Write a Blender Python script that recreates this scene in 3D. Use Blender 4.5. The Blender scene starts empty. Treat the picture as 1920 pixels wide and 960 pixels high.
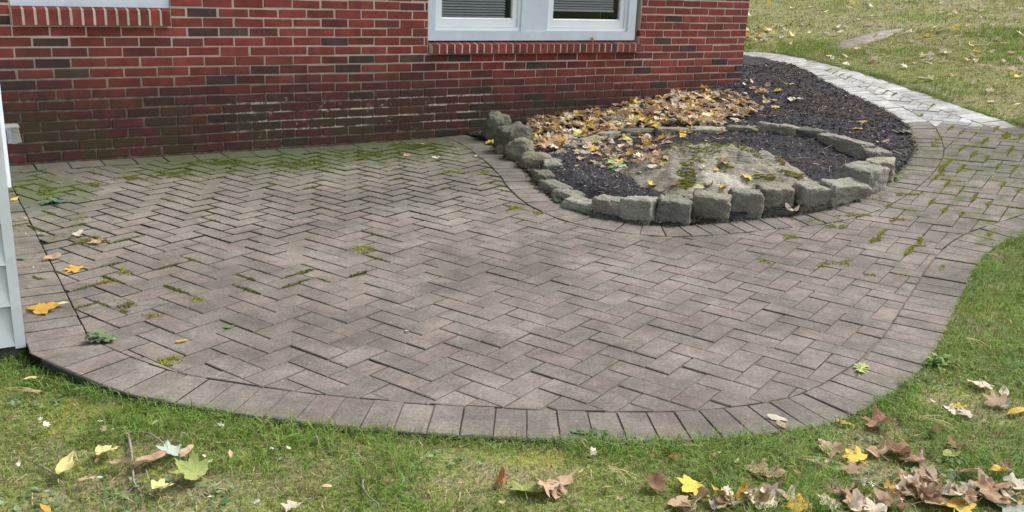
import bpy, math, random
import numpy as np
from mathutils import Vector, Matrix, noise

random.seed(7); RNG = np.random.default_rng(7)
scn = bpy.context.scene
col = scn.collection
R = math.radians

# ------------------------------------------------------------------ camera, sky, sun, exposure
CAMH = 1.3924; F = 1769.07; PIT = .2976; ROL = .0465
cam_d = bpy.data.cameras.new("camera"); cam = bpy.data.objects.new("camera", cam_d); col.objects.link(cam)
cam_d.sensor_width = 36.0; cam_d.lens = 36.0 * F / 1920.0; cam_d.clip_start = .05; cam_d.clip_end = 500
cy_, sy_ = math.cos(PIT), math.sin(PIT); cr_, sr_ = math.cos(ROL), math.sin(ROL)
V_R = Vector((1, 0, 0)); V_F = Vector((0, cy_, -sy_)); V_U = Vector((0, sy_, cy_))
c_r = V_R * cr_ + V_U * sr_; c_u = V_U * cr_ - V_R * sr_; c_b = -V_F
M = Matrix((c_r, c_u, c_b)).transposed().to_4x4(); M.translation = Vector((0, 0, CAMH))
cam.matrix_world = M
scn.camera = cam

SUN_EL, SUN_AZ = 52.0, 66.0     # azimuth: degrees clockwise from +Y (from the right, over the bank)
world = bpy.data.worlds.new("World"); scn.world = world; world.use_nodes = True
wn = world.node_tree.nodes; wl = world.node_tree.links
bg = wn["Background"]; sky = wn.new("ShaderNodeTexSky"); sky.sky_type = 'NISHITA'; sky.sun_disc = False
sky.sun_elevation = R(SUN_EL); sky.sun_rotation = R(SUN_AZ); sky.dust_density = 4.0; sky.air_density = 1.0; sky.ozone_density = .6
hs = wn.new('ShaderNodeHueSaturation'); hs.inputs['Saturation'].default_value = .42; hs.inputs['Value'].default_value = 1.0
wl.new(sky.outputs[0], hs.inputs['Color']); wl.new(hs.outputs[0], bg.inputs[0]); bg.inputs[1].default_value = .125
sd = bpy.data.lights.new("sun", 'SUN'); so = bpy.data.objects.new("sun", sd); col.objects.link(so)
sd.energy = 1.9; sd.angle = R(26); sd.color = (1.0, .95, .88)
az, el = R(SUN_AZ), R(SUN_EL)
sdir = Vector((math.sin(az) * math.cos(el), math.cos(az) * math.cos(el), math.sin(el)))
so.rotation_euler = (-sdir).to_track_quat('-Z', 'Y').to_euler()
scn.view_settings.view_transform = 'Standard'; scn.view_settings.look = 'None'
scn.view_settings.gamma = 1.0; scn.view_settings.exposure = 1.1
scn.view_settings.use_curve_mapping = False

# ------------------------------------------------------------------ geometry of the place
YAW = .5752; WD = 6.842; U0 = 1.3561; BL = .2159; CH = .0677; ZA = .826
DU = np.array([math.cos(YAW), math.sin(YAW)]); DN = np.array([-math.sin(YAW), math.cos(YAW)])
UEND = U0 + 26 * BL + .1
LANG = -.603; LX, LY = .3389, 3.3342; UNIT = .1016

def zt(x, y):                       # height of the finished grade: level patio, then a bank rising to the right
    t = .819 * x + .574 * y
    return .125 * .35 * np.logaddexp(0, (t - 4.3) / .35)

def sstep(a, b, x):
    t = np.clip((x - a) / (b - a), 0, 1); return t * t * (3 - 2 * t)

RC = np.array([1.40, 6.58])         # middle of the round bed
def bedz(x, y):
    z = zt(x, y) + .018
    d = np.hypot((x - RC[0]) / 1.02, (y - RC[1]))
    inner = np.logaddexp(z / .02, .085 / .02) * .02
    k = 1 - sstep(1.05, 1.28, d)
    return z * (1 - k) + inner * k

def ray(px, py):
    X, Y = px - 960, py - 480
    v = V_F + c_r * (X / F) - c_u * (Y / F)
    return v

def at(px, py, f=zt):               # the point of the surface f seen at a pixel of the photograph
    r = ray(px, py); ts = np.linspace(.6, 60, 5000)
    z = CAMH + r.z * ts - f(r.x * ts, r.y * ts)
    i = int(np.argmax(z < 0))
    if z[i] >= 0: return np.array([r.x * 30, r.y * 30, 1.])
    a, b = ts[i - 1], ts[i]; t = a + (b - a) * z[i - 1] / (z[i - 1] - z[i])
    return np.array([r.x * t, r.y * t, CAMH + r.z * t])

def wpt(px, py):                    # (u, z) on the brick wall's face
    r = ray(px, py); t = WD / (r.x * DN[0] + r.y * DN[1])
    return (r.x * DU[0] + r.y * DU[1]) * t, CAMH + r.z * t

def W(u, out, z):                   # wall coordinates -> world (out = metres in front of the wall face)
    p = DN * (WD - out) + DU * u
    return (p[0], p[1], z)

def chain(pts, step=.05):           # smooth resampled curve through plan points
    P = np.array([p[:2] for p in pts], float); Q = []
    n = len(P)
    for i in range(n - 1):
        p0 = P[max(i - 1, 0)]; p1 = P[i]; p2 = P[i + 1]; p3 = P[min(i + 2, n - 1)]
        m = max(2, int(np.hypot(*(p2 - p1)) / step))
        for k in range(m):
            t = k / m
            Q.append(.5 * ((2 * p1) + (p2 - p0) * t + (2 * p0 - 5 * p1 + 4 * p2 - p3) * t * t + (3 * p1 - p0 - 3 * p2 + p3) * t ** 3))
    Q.append(P[-1]); Q = np.array(Q)
    L = np.r_[0, np.cumsum(np.hypot(*np.diff(Q, axis=0).T))]
    s = np.linspace(0, L[-1], max(2, int(L[-1] / step) + 1))
    return np.c_[np.interp(s, L, Q[:, 0]), np.interp(s, L, Q[:, 1])]

def inside(poly, x, y):
    x = np.asarray(x, float); y = np.asarray(y, float); c = np.zeros(x.shape, bool)
    x1, y1 = poly[-1]
    for x2, y2 in poly:
        if y1 != y2:
            k = (y1 > y) != (y2 > y)
            c ^= k & (x < (x2 - x1) * (y - y1) / (y2 - y1) + x1)
        x1, y1 = x2, y2
    return c

def nearest(ch, p):                 # nearest point, tangent, distance
    d = ch - p; k = np.einsum('ij,ij->i', d, d); i = int(np.argmin(k))
    a = ch[max(i - 1, 0)]; b = ch[min(i + 1, len(ch) - 1)]
    t = b - a; t = t / (np.hypot(*t) + 1e-9)
    q = ch[i] + t * ((p - ch[i]) @ t)
    end = i in (0, len(ch) - 1)
    return q, t, math.hypot(*(p - q)), end

WING = np.array(at(47, 641)[:2])                       # the wing's outer corner on the ground
WSIDE = DN                                             # its side wall runs back to the brick wall
WING = WING - DU * .016
U_W = WING @ DU                                        # the wing's side wall is the line u = U_W
front_px = [(55, 660), (140, 700), (250, 740), (400, 768), (600, 795), (800, 812), (1000, 822), (1160, 826), (1330, 824),
            (1480, 808), (1600, 778), (1700, 715), (1750, 660), (1790, 580), (1830, 500), (1870, 460), (1919, 440)]
C_FRONT = chain([at(*p) for p in front_px] + [(3.22, 5.3), (3.62, 5.8), (3.86, 6.4), (3.93, 6.95)] +
                [at(*p) for p in [(1900, 233), (1800, 200), (1700, 165), (1600, 133), (1470, 103), (1385, 97)]] + [(1.9, 11.75), (.8, 11.9)])
C_LEFT = chain([WING + DU * .02 - DN * .12, WING + DU * .02 + DN * 3.32])
C_WALL = chain([DN * WD + DU * (U_W), DN * WD + DU * 3.95])
bed_px = [(893, 259), (925, 276), (958, 300), (990, 328), (1008, 350), (1040, 376), (1085, 398), (1130, 411), (1190, 421), (1260, 425), (1330, 420), (1400, 413),
          (1480, 405), (1540, 396), (1600, 377), (1650, 350), (1683, 325), (1704, 300), (1712, 280), (1708, 255), (1692, 230), (1640, 200), (1560, 160), (1480, 122), (1385, 105)]
C_BED = chain([at(*p) for p in bed_px] + [(1.75, 11.3), (.8, 11.45)])
CORNER = DN * WD + DU * UEND
PAVE = np.vstack([C_FRONT, C_BED[::-1], C_WALL[::-1], C_LEFT[::-1]])
BED = np.vstack([C_BED, [CORNER + DN * 2.5 - DU * 1.], [CORNER + DN * .02 - DU * .02], [DN * (WD + .02) + DU * 3.9]])
SOLID = np.vstack([C_FRONT, [(-1, 13)], [DN * 12 + DU * U_W], [WING + DN * .02]])     # everything that is not lawn
SEAM_A, SEAM_B = at(1690, 229)[:2], at(1905, 237)[:2]

def surf(x, y):
    return np.where(inside(BED, x, y), bedz(x, y), zt(x, y))

# ------------------------------------------------------------------ helpers
def tag(o, label=None, cat=None, group=None, kind=None):
    if label: o['label'] = label
    if cat: o['category'] = cat
    if group: o['group'] = group
    if kind: o['kind'] = kind
    return o

def empty(name, loc=(0, 0, 0), rz=0):
    o = bpy.data.objects.new(name, None); col.objects.link(o); o.location = loc; o.rotation_euler.z = rz
    o.empty_display_size = .1
    return o

def link(name, me, mat=None, parent=None):
    o = bpy.data.objects.new(name, me); col.objects.link(o)
    for m in ([] if mat is None else mat if isinstance(mat, (list, tuple)) else [mat]): me.materials.append(m)
    if parent: o.parent = parent
    return o

def fast(name, V, Fc, mat=None, parent=None, cols=None, smooth=False, midx=None):
    V = np.asarray(V, np.float32); Fc = np.asarray(Fc, np.int32)
    me = bpy.data.meshes.new(name); me.vertices.add(len(V)); me.vertices.foreach_set("co", V.ravel())
    n, k = Fc.shape
    me.loops.add(n * k); me.loops.foreach_set("vertex_index", Fc.ravel())
    me.polygons.add(n); me.polygons.foreach_set("loop_start", np.arange(0, n * k, k, dtype=np.int32))
    me.polygons.foreach_set("loop_total", np.full(n, k, np.int32))
    if midx is not None: me.polygons.foreach_set("material_index", np.asarray(midx, np.int32))
    me.polygons.foreach_set("use_smooth", np.full(n, smooth, bool))
    me.update(calc_edges=True)
    if cols is not None:
        a = me.color_attributes.new("Col", 'FLOAT_COLOR', 'POINT')
        c = np.ones((len(V), 4), np.float32); c[:, :3] = cols; a.data.foreach_set("color", c.ravel())
    return link(name, me, mat, parent)

class MB:                                             # collects polygons into one mesh
    def __init__(s): s.v = []; s.f = []; s.c = []; s.m = []
    def add(s, vs, fs, c=(1, 1, 1), m=0):
        n = len(s.v); s.v += [tuple(v) for v in vs]; s.f += [tuple(i + n for i in f) for f in fs]
        s.c += [c] * len(vs); s.m += [m] * len(fs)
    def hexa(s, p, c=(1, 1, 1), m=0):                  # 8 corners: bottom 4, top 4
        s.add(p, [(3, 2, 1, 0), (4, 5, 6, 7), (0, 1, 5, 4), (1, 2, 6, 5), (2, 3, 7, 6), (3, 0, 4, 7)], c, m)
    def box(s, x0, x1, y0, y1, z0, z1, c=(1, 1, 1), m=0, T=None):
        p = [(x0, y0, z0), (x1, y0, z0), (x1, y1, z0), (x0, y1, z0), (x0, y0, z1), (x1, y0, z1), (x1, y1, z1), (x0, y1, z1)]
        if T: p = [T(*q) for q in p]
        s.hexa(p, c, m)
    def tube(s, pts, r0, r1, n=6, c=(1, 1, 1), m=0):
        pts = [Vector(p) for p in pts]; vs = []; fs = []
        for i, p in enumerate(pts):
            d = (pts[min(i + 1, len(pts) - 1)] - pts[max(i - 1, 0)]).normalized()
            a = d.cross(Vector((.3, .2, .9))).normalized(); b = d.cross(a)
            r = r0 + (r1 - r0) * i / (len(pts) - 1)
            for k in range(n):
                t = 2 * math.pi * k / n; vs.append(p + a * (r * math.cos(t)) + b * (r * math.sin(t)))
        for i in range(len(pts) - 1):
            for k in range(n):
                fs.append((i * n + k, i * n + (k + 1) % n, (i + 1) * n + (k + 1) % n, (i + 1) * n + k))
        fs.append(tuple(range(n))); fs.append(tuple(range(len(vs) - 1, len(vs) - n - 1, -1)))
        s.add(vs, fs, c, m)
    def build(s, name, mat=None, parent=None, smooth=False):
        me = bpy.data.meshes.new(name); me.from_pydata(s.v, [], s.f)
        a = me.color_attributes.new("Col", 'FLOAT_COLOR', 'POINT')
        c = np.ones((len(s.v), 4), np.float32); c[:, :3] = np.array(s.c); a.data.foreach_set("color", c.ravel())
        me.polygons.foreach_set("material_index", np.array(s.m, np.int32))
        me.polygons.foreach_set("use_smooth", np.full(len(s.f), smooth, bool))
        return link(name, me, mat, parent)

class NT:                                             # small node-tree writer
    def __init__(s, name, rough=.8, spec=.3):
        s.m = bpy.data.materials.new(name); s.m.use_nodes = True; s.t = s.m.node_tree
        s.b = s.t.nodes["Principled BSDF"]; s.b.inputs["Roughness"].default_value = rough
        s.b.inputs["Specular IOR Level"].default_value = spec
        s.geo = s.t.nodes.new("ShaderNodeNewGeometry"); s.tc = s.t.nodes.new("ShaderNodeTexCoord")
    def n(s, kind, **kw):
        o = s.t.nodes.new(kind)
        for k, v in kw.items(): setattr(o, k, v)
        return o
    def set(s, sock, v):
        if hasattr(v, 'is_linked') or hasattr(v, 'links'): s.t.links.new(v, sock)
        elif isinstance(v, (tuple, list)) and len(v) == 3 and sock.type == 'RGBA': sock.default_value = (*v, 1)
        else: sock.default_value = v
    @property
    def P(s): return s.geo.outputs["Position"]
    @property
    def O(s): return s.tc.outputs["Object"]
    def noise(s, scale, detail=4, rough=.55, co=None, dist=0.):
        o = s.n("ShaderNodeTexNoise"); o.inputs["Scale"].default_value = scale; o.inputs["Detail"].default_value = detail
        o.inputs["Roughness"].default_value = rough; o.inputs["Distortion"].default_value = dist
        s.t.links.new(co or s.P, o.inputs["Vector"]); return o.outputs["Fac"]
    def voro(s, scale, co=None, feature='F1'):
        o = s.n("ShaderNodeTexVoronoi", feature=feature); o.inputs["Scale"].default_value = scale
        s.t.links.new(co or s.P, o.inputs["Vector"]); return o
    def map(s, v, a, b, c=0., d=1., smooth=True):
        o = s.n("ShaderNodeMapRange", interpolation_type='SMOOTHSTEP' if smooth else 'LINEAR')
        s.set(o.inputs[0], v)
        for i, q in enumerate((a, b, c, d)): s.set(o.inputs[i + 1], q)
        return o.outputs[0]
    def math(s, op, a, b=0., clamp=False):
        o = s.n("ShaderNodeMath", operation=op, use_clamp=clamp); s.set(o.inputs[0], a); s.set(o.inputs[1], b); return o.outputs[0]
    def mix(s, f, a, b, mode='MIX'):
        o = s.n("ShaderNodeMix", data_type='RGBA', blend_type=mode); s.set(o.inputs[0], f); s.set(o.inputs[6], a); s.set(o.inputs[7], b)
        return o.outputs[2]
    def ramp(s, v, stops, interp='LINEAR'):
        o = s.n("ShaderNodeValToRGB"); r = o.color_ramp; r.interpolation = interp
        while len(r.elements) < len(stops): r.elements.new(.5)
        for e, (p, c) in zip(r.elements, stops): e.position = p; e.color = (*c, 1)
        s.t.links.new(v, o.inputs[0]); return o.outputs[0]
    def attr(s, name="Col"):
        o = s.n("ShaderNodeAttribute", attribute_name=name); return o.outputs["Color"]
    def scale(s, c, f):                               # colour times a factor socket
        o = s.n("ShaderNodeVectorMath", operation='SCALE'); s.set(o.inputs[0], c); s.set(o.inputs[3], f); return o.outputs[0]
    def xyz(s, v=None):
        o = s.n("ShaderNodeSeparateXYZ"); s.t.links.new(v or s.P, o.inputs[0]); return o.outputs
    def bump(s, h, strength=.3, dist=.01):
        o = s.n("ShaderNodeBump"); o.inputs["Strength"].default_value = strength; o.inputs["Distance"].default_value = dist
        s.set(o.inputs["Height"], h); s.t.links.new(o.outputs[0], s.b.inputs["Normal"])
    def done(s, c):
        s.set(s.b.inputs["Base Color"], c); return s.m

# ------------------------------------------------------------------ materials
def m_paver(name, clean=False):
    t = NT(name, .88, .25); isl = t.geo.outputs["Random Per Island"]
    if clean:
        base = t.ramp(isl, [(0, (.29, .295, .285)), (.35, (.36, .365, .36)), (.7, (.44, .445, .445)), (1, (.33, .335, .32))])
        st = t.map(t.noise(2.2, 5), .35, .7, .72, 1.08)
        base = t.scale(base, st)
        g = t.map(t.noise(5, 6, .65), .48, .66)
        base = t.mix(t.math('MULTIPLY', g, .75), base, (.19, .20, .15))
        base = t.scale(base, t.map(t.noise(11, 7, .75), .3, .7, .70, 1.15))
    else:
        base = t.ramp(isl, [(0, (.136, .122, .106)), (.3, (.152, .137, .120)), (.6, (.160, .144, .126)), (.8, (.157, .136, .119)), (.93, (.168, .139, .122)), (1, (.146, .134, .119))])
        st = t.map(t.noise(1.3, 6, .62), .30, .72, .66, 1.16)
        base = t.scale(base, st)
        st2 = t.map(t.noise(7, 7, .75), .32, .72, .76, 1.22)
        base = t.scale(base, st2)
        drk = t.map(t.noise(1.7, 8, .72, dist=.9), .50, .68)
        base = t.mix(t.math('MULTIPLY', drk, .62), base, (.062, .063, .060))
        grit = t.map(t.noise(75, 5, .8), .30, .70, .74, 1.26)
        base = t.scale(base, grit)
        wear = t.map(t.noise(16, 6, .75), .58, .76)
        base = t.mix(t.math('MULTIPLY', wear, .35), base, (.30, .28, .25))
        mz = t.n("ShaderNodeSeparateColor"); t.t.links.new(t.attr("Col"), mz.inputs[0])
        ms = t.map(t.math('ADD', t.noise(9, 7, .72), t.math('MULTIPLY', mz.outputs[1], .42)), .64, .80)
        base = t.mix(t.math('MULTIPLY', ms, .85), base, t.mix(t.noise(60, 3), (.030, .046, .012), (.085, .105, .024)))
        gr = t.math('MULTIPLY', mz.outputs[2], t.map(t.noise(4, 5), .3, .6, .35, 1.0))
        base = t.mix(t.math('MULTIPLY', gr, .42), base, (.105, .112, .088))
    fine = t.noise(330, 3, .8)
    base = t.scale(base, t.map(fine, .3, .7, .78, 1.22))
    vr = t.voro(34); spk = t.map(vr.outputs["Distance"], .03, .075, 1, 0)
    rnd = t.n("ShaderNodeSeparateColor"); t.t.links.new(vr.outputs["Color"], rnd.inputs[0])
    spk = t.math('MULTIPLY', spk, t.map(rnd.outputs[0], .84, .88))
    base = t.mix(t.math('MULTIPLY', spk, .9), base, (.62, .61, .57))
    t.bump(t.math('ADD', fine, t.math('MULTIPLY', t.noise(60, 4), 1.5)), .35, .004)
    return t.done(base)

def m_brick():
    t = NT("brick", .86, .25); c = t.attr()
    c = t.scale(c, t.map(t.noise(9, 5, .6), .3, .7, .78, 1.2))
    c = t.scale(c, t.map(t.noise(140, 4, .7), .3, .7, .82, 1.18))
    bl = t.map(t.noise(5.5, 4, .55), .60, .72)
    c = t.mix(t.math('MULTIPLY', bl, .45), c, (.045, .030, .029))
    return wall_dirt_shade(t, c, False)

def wall_dirt_shade(t, c, mortar):
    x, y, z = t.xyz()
    # grime and algae at the foot; heavier left also paints in the wing's shade
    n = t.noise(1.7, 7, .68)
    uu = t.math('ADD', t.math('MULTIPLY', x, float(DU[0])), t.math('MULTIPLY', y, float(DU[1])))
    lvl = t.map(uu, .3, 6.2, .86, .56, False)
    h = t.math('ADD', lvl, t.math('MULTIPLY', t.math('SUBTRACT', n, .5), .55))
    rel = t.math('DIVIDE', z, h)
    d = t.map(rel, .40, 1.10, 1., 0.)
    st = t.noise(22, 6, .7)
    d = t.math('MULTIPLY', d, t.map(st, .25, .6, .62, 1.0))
    if mortar:
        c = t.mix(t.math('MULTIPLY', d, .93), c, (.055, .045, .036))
        cv = t.n("ShaderNodeCombineXYZ"); t.set(cv.inputs[0], t.math('MULTIPLY', uu, 2.2)); t.set(cv.inputs[1], t.math('MULTIPLY', z, 11.))
        e1 = t.map(t.noise(1., 4, .6, cv.outputs[0]), .40, .50)
        e2 = t.map(t.noise(26, 6, .8), .43, .52)
        ez = t.math('MULTIPLY', t.map(z, .06, .16), t.map(z, .44, .36))
        eu = t.math('MULTIPLY', t.map(uu, 1.6, 2.4), t.map(uu, 4.4, 3.8))
        bed = t.math('ABSOLUTE', t.math('SUBTRACT', t.math('FRACT', t.math('DIVIDE', t.math('SUBTRACT', ZA + 10 * CH, z), CH)), .5))
        e = t.math('MULTIPLY', t.math('MULTIPLY', e1, e2), t.math('MULTIPLY', ez, t.math('MULTIPLY', eu, t.map(bed, .30, .40))))
        c = t.mix(e, c, (.62, .59, .51))
    else:
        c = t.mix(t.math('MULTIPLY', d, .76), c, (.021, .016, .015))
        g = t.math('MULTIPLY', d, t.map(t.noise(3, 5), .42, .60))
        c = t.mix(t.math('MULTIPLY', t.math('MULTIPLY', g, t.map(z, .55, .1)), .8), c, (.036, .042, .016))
        e = t.map(t.noise(14, 7, .75), .60, .68)
        eu = t.math('MULTIPLY', t.map(uu, 1.6, 2.4), t.map(uu, 4.0, 3.2))
        ez = t.math('MULTIPLY', t.map(z, .05, .14), t.map(z, .46, .34))
        c = t.mix(t.math('MULTIPLY', t.math('MULTIPLY', e, t.map(t.noise(1.8, 4), .42, .58)), t.math('MULTIPLY', eu, ez)), c, (.50, .47, .40))
    t.bump(t.noise(160, 4, .7), .5, .004)
    return t.done(c)

def m_mortar():
    t = NT("mortar", .93, .15)
    c = t.mix(t.noise(40, 5), (.44, .365, .305), (.64, .545, .455))
    return wall_dirt_shade(t, c, True)

def m_plain(name, c, rough=.6, spec=.4, var=.12, scale=12, dirt=None, dirt_amt=.3, bump=0.):
    t = NT(name, rough, spec)
    k = t.scale(c, t.map(t.noise(scale, 5, .6), .3, .7, 1 - var, 1 + var)) if True else c
    if dirt: k = t.mix(t.math('MULTIPLY', t.map(t.noise(scale * 1.7, 7, .72), .5, .72), dirt_amt), k, dirt)
    if bump: t.bump(t.noise(scale * 8, 4), bump, .003)
    return t.done(k)

def m_attr(name, rough=.8, spec=.2, trans=0., var=.15, scale=60):
    t = NT(name, rough, spec)
    c = t.scale(t.attr(), t.map(t.noise(scale, 3), .3, .7, 1 - var, 1 + var))
    if trans: t.b.inputs["Subsurface Weight"].default_value = 0
    m = t.done(c)
    if trans: translucent(t, c, trans)
    return m

def translucent(t, c, f):
    tr = t.n("ShaderNodeBsdfTranslucent"); t.set(tr.inputs[0], c)
    mx = t.n("ShaderNodeMixShader"); mx.inputs[0].default_value = f
    out = [n for n in t.t.nodes if n.type == 'OUTPUT_MATERIAL'][0]
    t.t.links.new(t.b.outputs[0], mx.inputs[1]); t.t.links.new(tr.outputs[0], mx.inputs[2]); t.t.links.new(mx.outputs[0], out.inputs[0])

def m_lawn():
    t = NT("lawn_soil", .95, .1)
    a = t.noise(1.6, 6, .65); b = t.noise(9, 6, .7); f = t.noise(90, 4, .7)
    c = t.mix(t.map(b, .35, .65), (.150, .178, .050), (.19, .225, .068))
    c = t.mix(t.map(a, .45, .62), c, (.25, .215, .125))
    c = t.mix(t.map(t.noise(5, 7, .72), .55, .70), c, (.085, .070, .045))
    c = t.mix(t.map(t.noise(3.1, 5), .56, .68), c, (.235, .235, .055))
    x, y, z = t.xyz()
    hill = t.map(z, .33, .52)
    hc = t.mix(t.map(t.noise(.9, 6, .7, dist=.8), .38, .62), (.185, .205, .070), (.235, .215, .120))
    hc = t.mix(t.map(t.noise(6, 7, .75), .52, .70), hc, (.115, .092, .058))
    c = t.mix(hill, c, hc)
    c = t.scale(c, t.map(f, .25, .75, .6, 1.4))
    t.bump(t.math('ADD', f, b), .8, .02)
    return t.done(c)

def m_sand():
    t = NT("joint_fill", .95, .1)
    a = t.noise(3.2, 6, .7)
    mz = t.n("ShaderNodeSeparateColor"); t.t.links.new(t.attr("Col"), mz.inputs[0])
    c = t.mix(t.noise(150, 3), (.085, .077, .064), (.165, .148, .124))
    c = t.mix(mz.outputs[0], c, (.014, .016, .010))
    g = t.map(t.math('ADD', a, t.math('MULTIPLY', mz.outputs[1], .2)), .56, .68)
    c = t.mix(g, c, (.016, .024, .008))
    return t.done(c)

def m_mulch():
    t = NT("mulch", .9, .25)
    c = t.mix(t.noise(45, 6, .75), (.014, .014, .017), (.050, .049, .057))
    b = t.map(t.noise(2.4, 5, .6), .55, .70)
    c = t.mix(t.math('MULTIPLY', b, .55), c, (.075, .052, .042))
    t.bump(t.noise(70, 5, .8), 1.0, .02)
    return t.done(c)

def m_granite(name, a, b, green=.35, moss=None):
    t = NT(name, .85, .3); o = t.O
    pos = t.n("ShaderNodeObjectInfo").outputs["Random"]
    c = t.mix(t.noise(70, 5, .8), a, b)
    c = t.mix(t.map(t.noise(170, 3, .8), .52, .66), c, tuple(q * .35 for q in a))
    c = t.mix(t.map(t.noise(120, 3, .8), .58, .70), c, tuple(min(1, q * 1.5) for q in b))
    c = t.scale(c, t.map(pos, 0, 1, .72, 1.22, False)); c = t.mix(t.map(t.math('FRACT', t.math('MULTIPLY', pos, 7.3)), .3, 1., 0, .5), c, t.scale((1.16, 1.02, .82), t.n('ShaderNodeRGBToBW').outputs[0]) if False else t.mix(1., c, (1.12, 1.0, .84), 'MULTIPLY'))
    g = t.map(t.noise(9, 6, .7), .42, .66)
    c = t.mix(t.math('MULTIPLY', g, green), c, (.085, .105, .065))
    st = t.map(t.noise(4.5, 6, .7, dist=.7), .55, .72)
    c = t.mix(t.math('MULTIPLY', st, .45), c, tuple(q * .42 for q in a))
    t.bump(t.math('ADD', t.noise(38, 6, .75), t.math('MULTIPLY', t.noise(150, 3), .3)), 1., .022)
    return t.done(c)

def m_ledge():
    t = NT("ledge_rock", .88, .25)
    x, y, z = t.xyz(t.O)
    streak = t.n("ShaderNodeMapping"); streak.inputs["Scale"].default_value = (1.2, 5, 9); streak.inputs["Rotation"].default_value = (0, .25, .5)
    t.t.links.new(t.O, streak.inputs[0])
    n1 = t.noise(4, 7, .7, streak.outputs[0], .6)
    c = t.mix(t.map(n1, .3, .7), (.19, .178, .135), (.34, .32, .255))
    c = t.mix(t.map(t.noise(5, 8, .75, dist=.8), .55, .70), c, (.11, .118, .088))
    c = t.mix(t.map(t.noise(3.2, 6, .7), .60, .72), c, (.46, .42, .36))
    pv = t.n("ShaderNodeVectorMath", operation='DISTANCE'); t.set(pv.inputs[0], t.O); pv.inputs[1].default_value = (-.03, -.36, .20)
    pd = t.math('ADD', pv.outputs['Value'], t.math('MULTIPLY', t.math('SUBTRACT', t.noise(7, 6, .7), .5), .30))
    c = t.mix(t.math('MULTIPLY', t.map(pd, .17, .11), .75), c, (.46, .44, .39))
    c = t.scale(c, t.map(t.noise(80, 4, .7), .3, .7, .75, 1.25))
    cr = t.map(t.noise(6, 5, .6, streak.outputs[0], 1.5), .485, .5); cr2 = t.map(t.noise(6, 5, .6, streak.outputs[0], 1.5), .515, .5)
    c = t.mix(t.math('MULTIPLY', t.math('MULTIPLY', cr, cr2), .55), c, (.05, .05, .04))
    t.bump(t.math('ADD', t.math('MULTIPLY', n1, 1.5), t.noise(24, 7, .75)), .9, .03)
    return t.done(c)

def m_leaf(name, a, b, spot, tr=.25):
    t = NT(name, .62, .3)
    oi = t.n("ShaderNodeObjectInfo").outputs["Random"]
    c = t.mix(t.map(t.noise(28, 5, .65, t.O), .38, .62), a, b)
    c = t.mix(t.math('MULTIPLY', t.map(t.noise(60, 5, .7, t.O), .60, .72), .7), c, spot)
    c = t.scale(c, t.map(oi, 0, 1, .78, 1.12, False))
    w = t.n("ShaderNodeTexWave", wave_type='RINGS', rings_direction='SPHERICAL')
    t.bump(t.noise(70, 3, .6, t.O), .5, .006)
    m = t.done(c); translucent(t, c, tr)
    return m

PAV = m_paver("weathered_paver"); PAVC = m_paver("washed_paver", True)
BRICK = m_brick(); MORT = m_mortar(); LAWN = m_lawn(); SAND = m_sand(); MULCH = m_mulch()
GRAN = m_granite("granite", (.145, .140, .115), (.42, .405, .345), .42); BOULD = m_granite("fieldstone", (.115, .110, .085), (.25, .24, .185), .5)
LEDGE = m_ledge()
TRIM = m_plain("painted_trim", (.52, .60, .68), .5, .4, .06, 5, (.40, .44, .46), .35)
VINYL = m_plain("white_vinyl", (.74, .79, .82), .35, .5, .03, 4)
SIDING = m_plain("siding_paint", (.54, .595, .62), .6, .3, .05, 6, (.30, .34, .34), .35, .2)
WHITE = m_plain("white_trim", (.78, .82, .88), .45, .4, .04, 8)
STONE = m_plain("mossy_foundation", (.10, .095, .08), .95, .1, .5, 14, (.035, .045, .018), .8, .8)
BLIND = m_plain("blind", (.66, .70, .72), .6, .3, .05, 20)
DARK = m_plain("dark_room", (.020, .030, .036), .9, .1, .1, 4)
PLASTIC = m_plain("edging_plastic", (.025, .027, .03), .5, .4, .2, 30)
ZINC = m_plain("zinc", (.22, .26, .30), .45, .5, .1, 40)
TWIG = m_plain("twig_bark", (.20, .175, .15), .85, .2, .25, 60, (.07, .06, .05), .5)
VEG = m_attr("greenery", .6, .3, .3, .2, 40)
GRASS = m_attr("grass_blades", .65, .25, .35, .15, 8)
MOSS = m_attr("moss_tufts", .9, .1, .15, .2, 80)
CHIP = m_attr("bark_chips", .85, .25, 0, .3, 200)
NEEDLE = m_attr("straw", .7, .2, 0, .1, 50)

def glass():
    m = bpy.data.materials.new("window_glass"); m.use_nodes = True; t = m.node_tree; t.nodes.clear()
    o = t.nodes.new("ShaderNodeOutputMaterial"); mx = t.nodes.new("ShaderNodeMixShader"); tr = t.nodes.new("ShaderNodeBsdfTransparent")
    gl = t.nodes.new("ShaderNodeBsdfGlossy"); fr = t.nodes.new("ShaderNodeFresnel"); fr.inputs[0].default_value = 1.32
    gl.inputs["Roughness"].default_value = .02; tr.inputs[0].default_value = (.95, .96, .96, 1)
    t.links.new(fr.outputs[0], mx.inputs[0]); t.links.new(tr.outputs[0], mx.inputs[1]); t.links.new(gl.outputs[0], mx.inputs[2]); t.links.new(mx.outputs[0], o.inputs[0])
    return m
GLASS = glass()
def clear():
    t = NT("clear_plastic", .25, .5); t.b.inputs["Alpha"].default_value = .5
    return t.done((.30, .33, .31))
CLEAR = clear()

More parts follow.
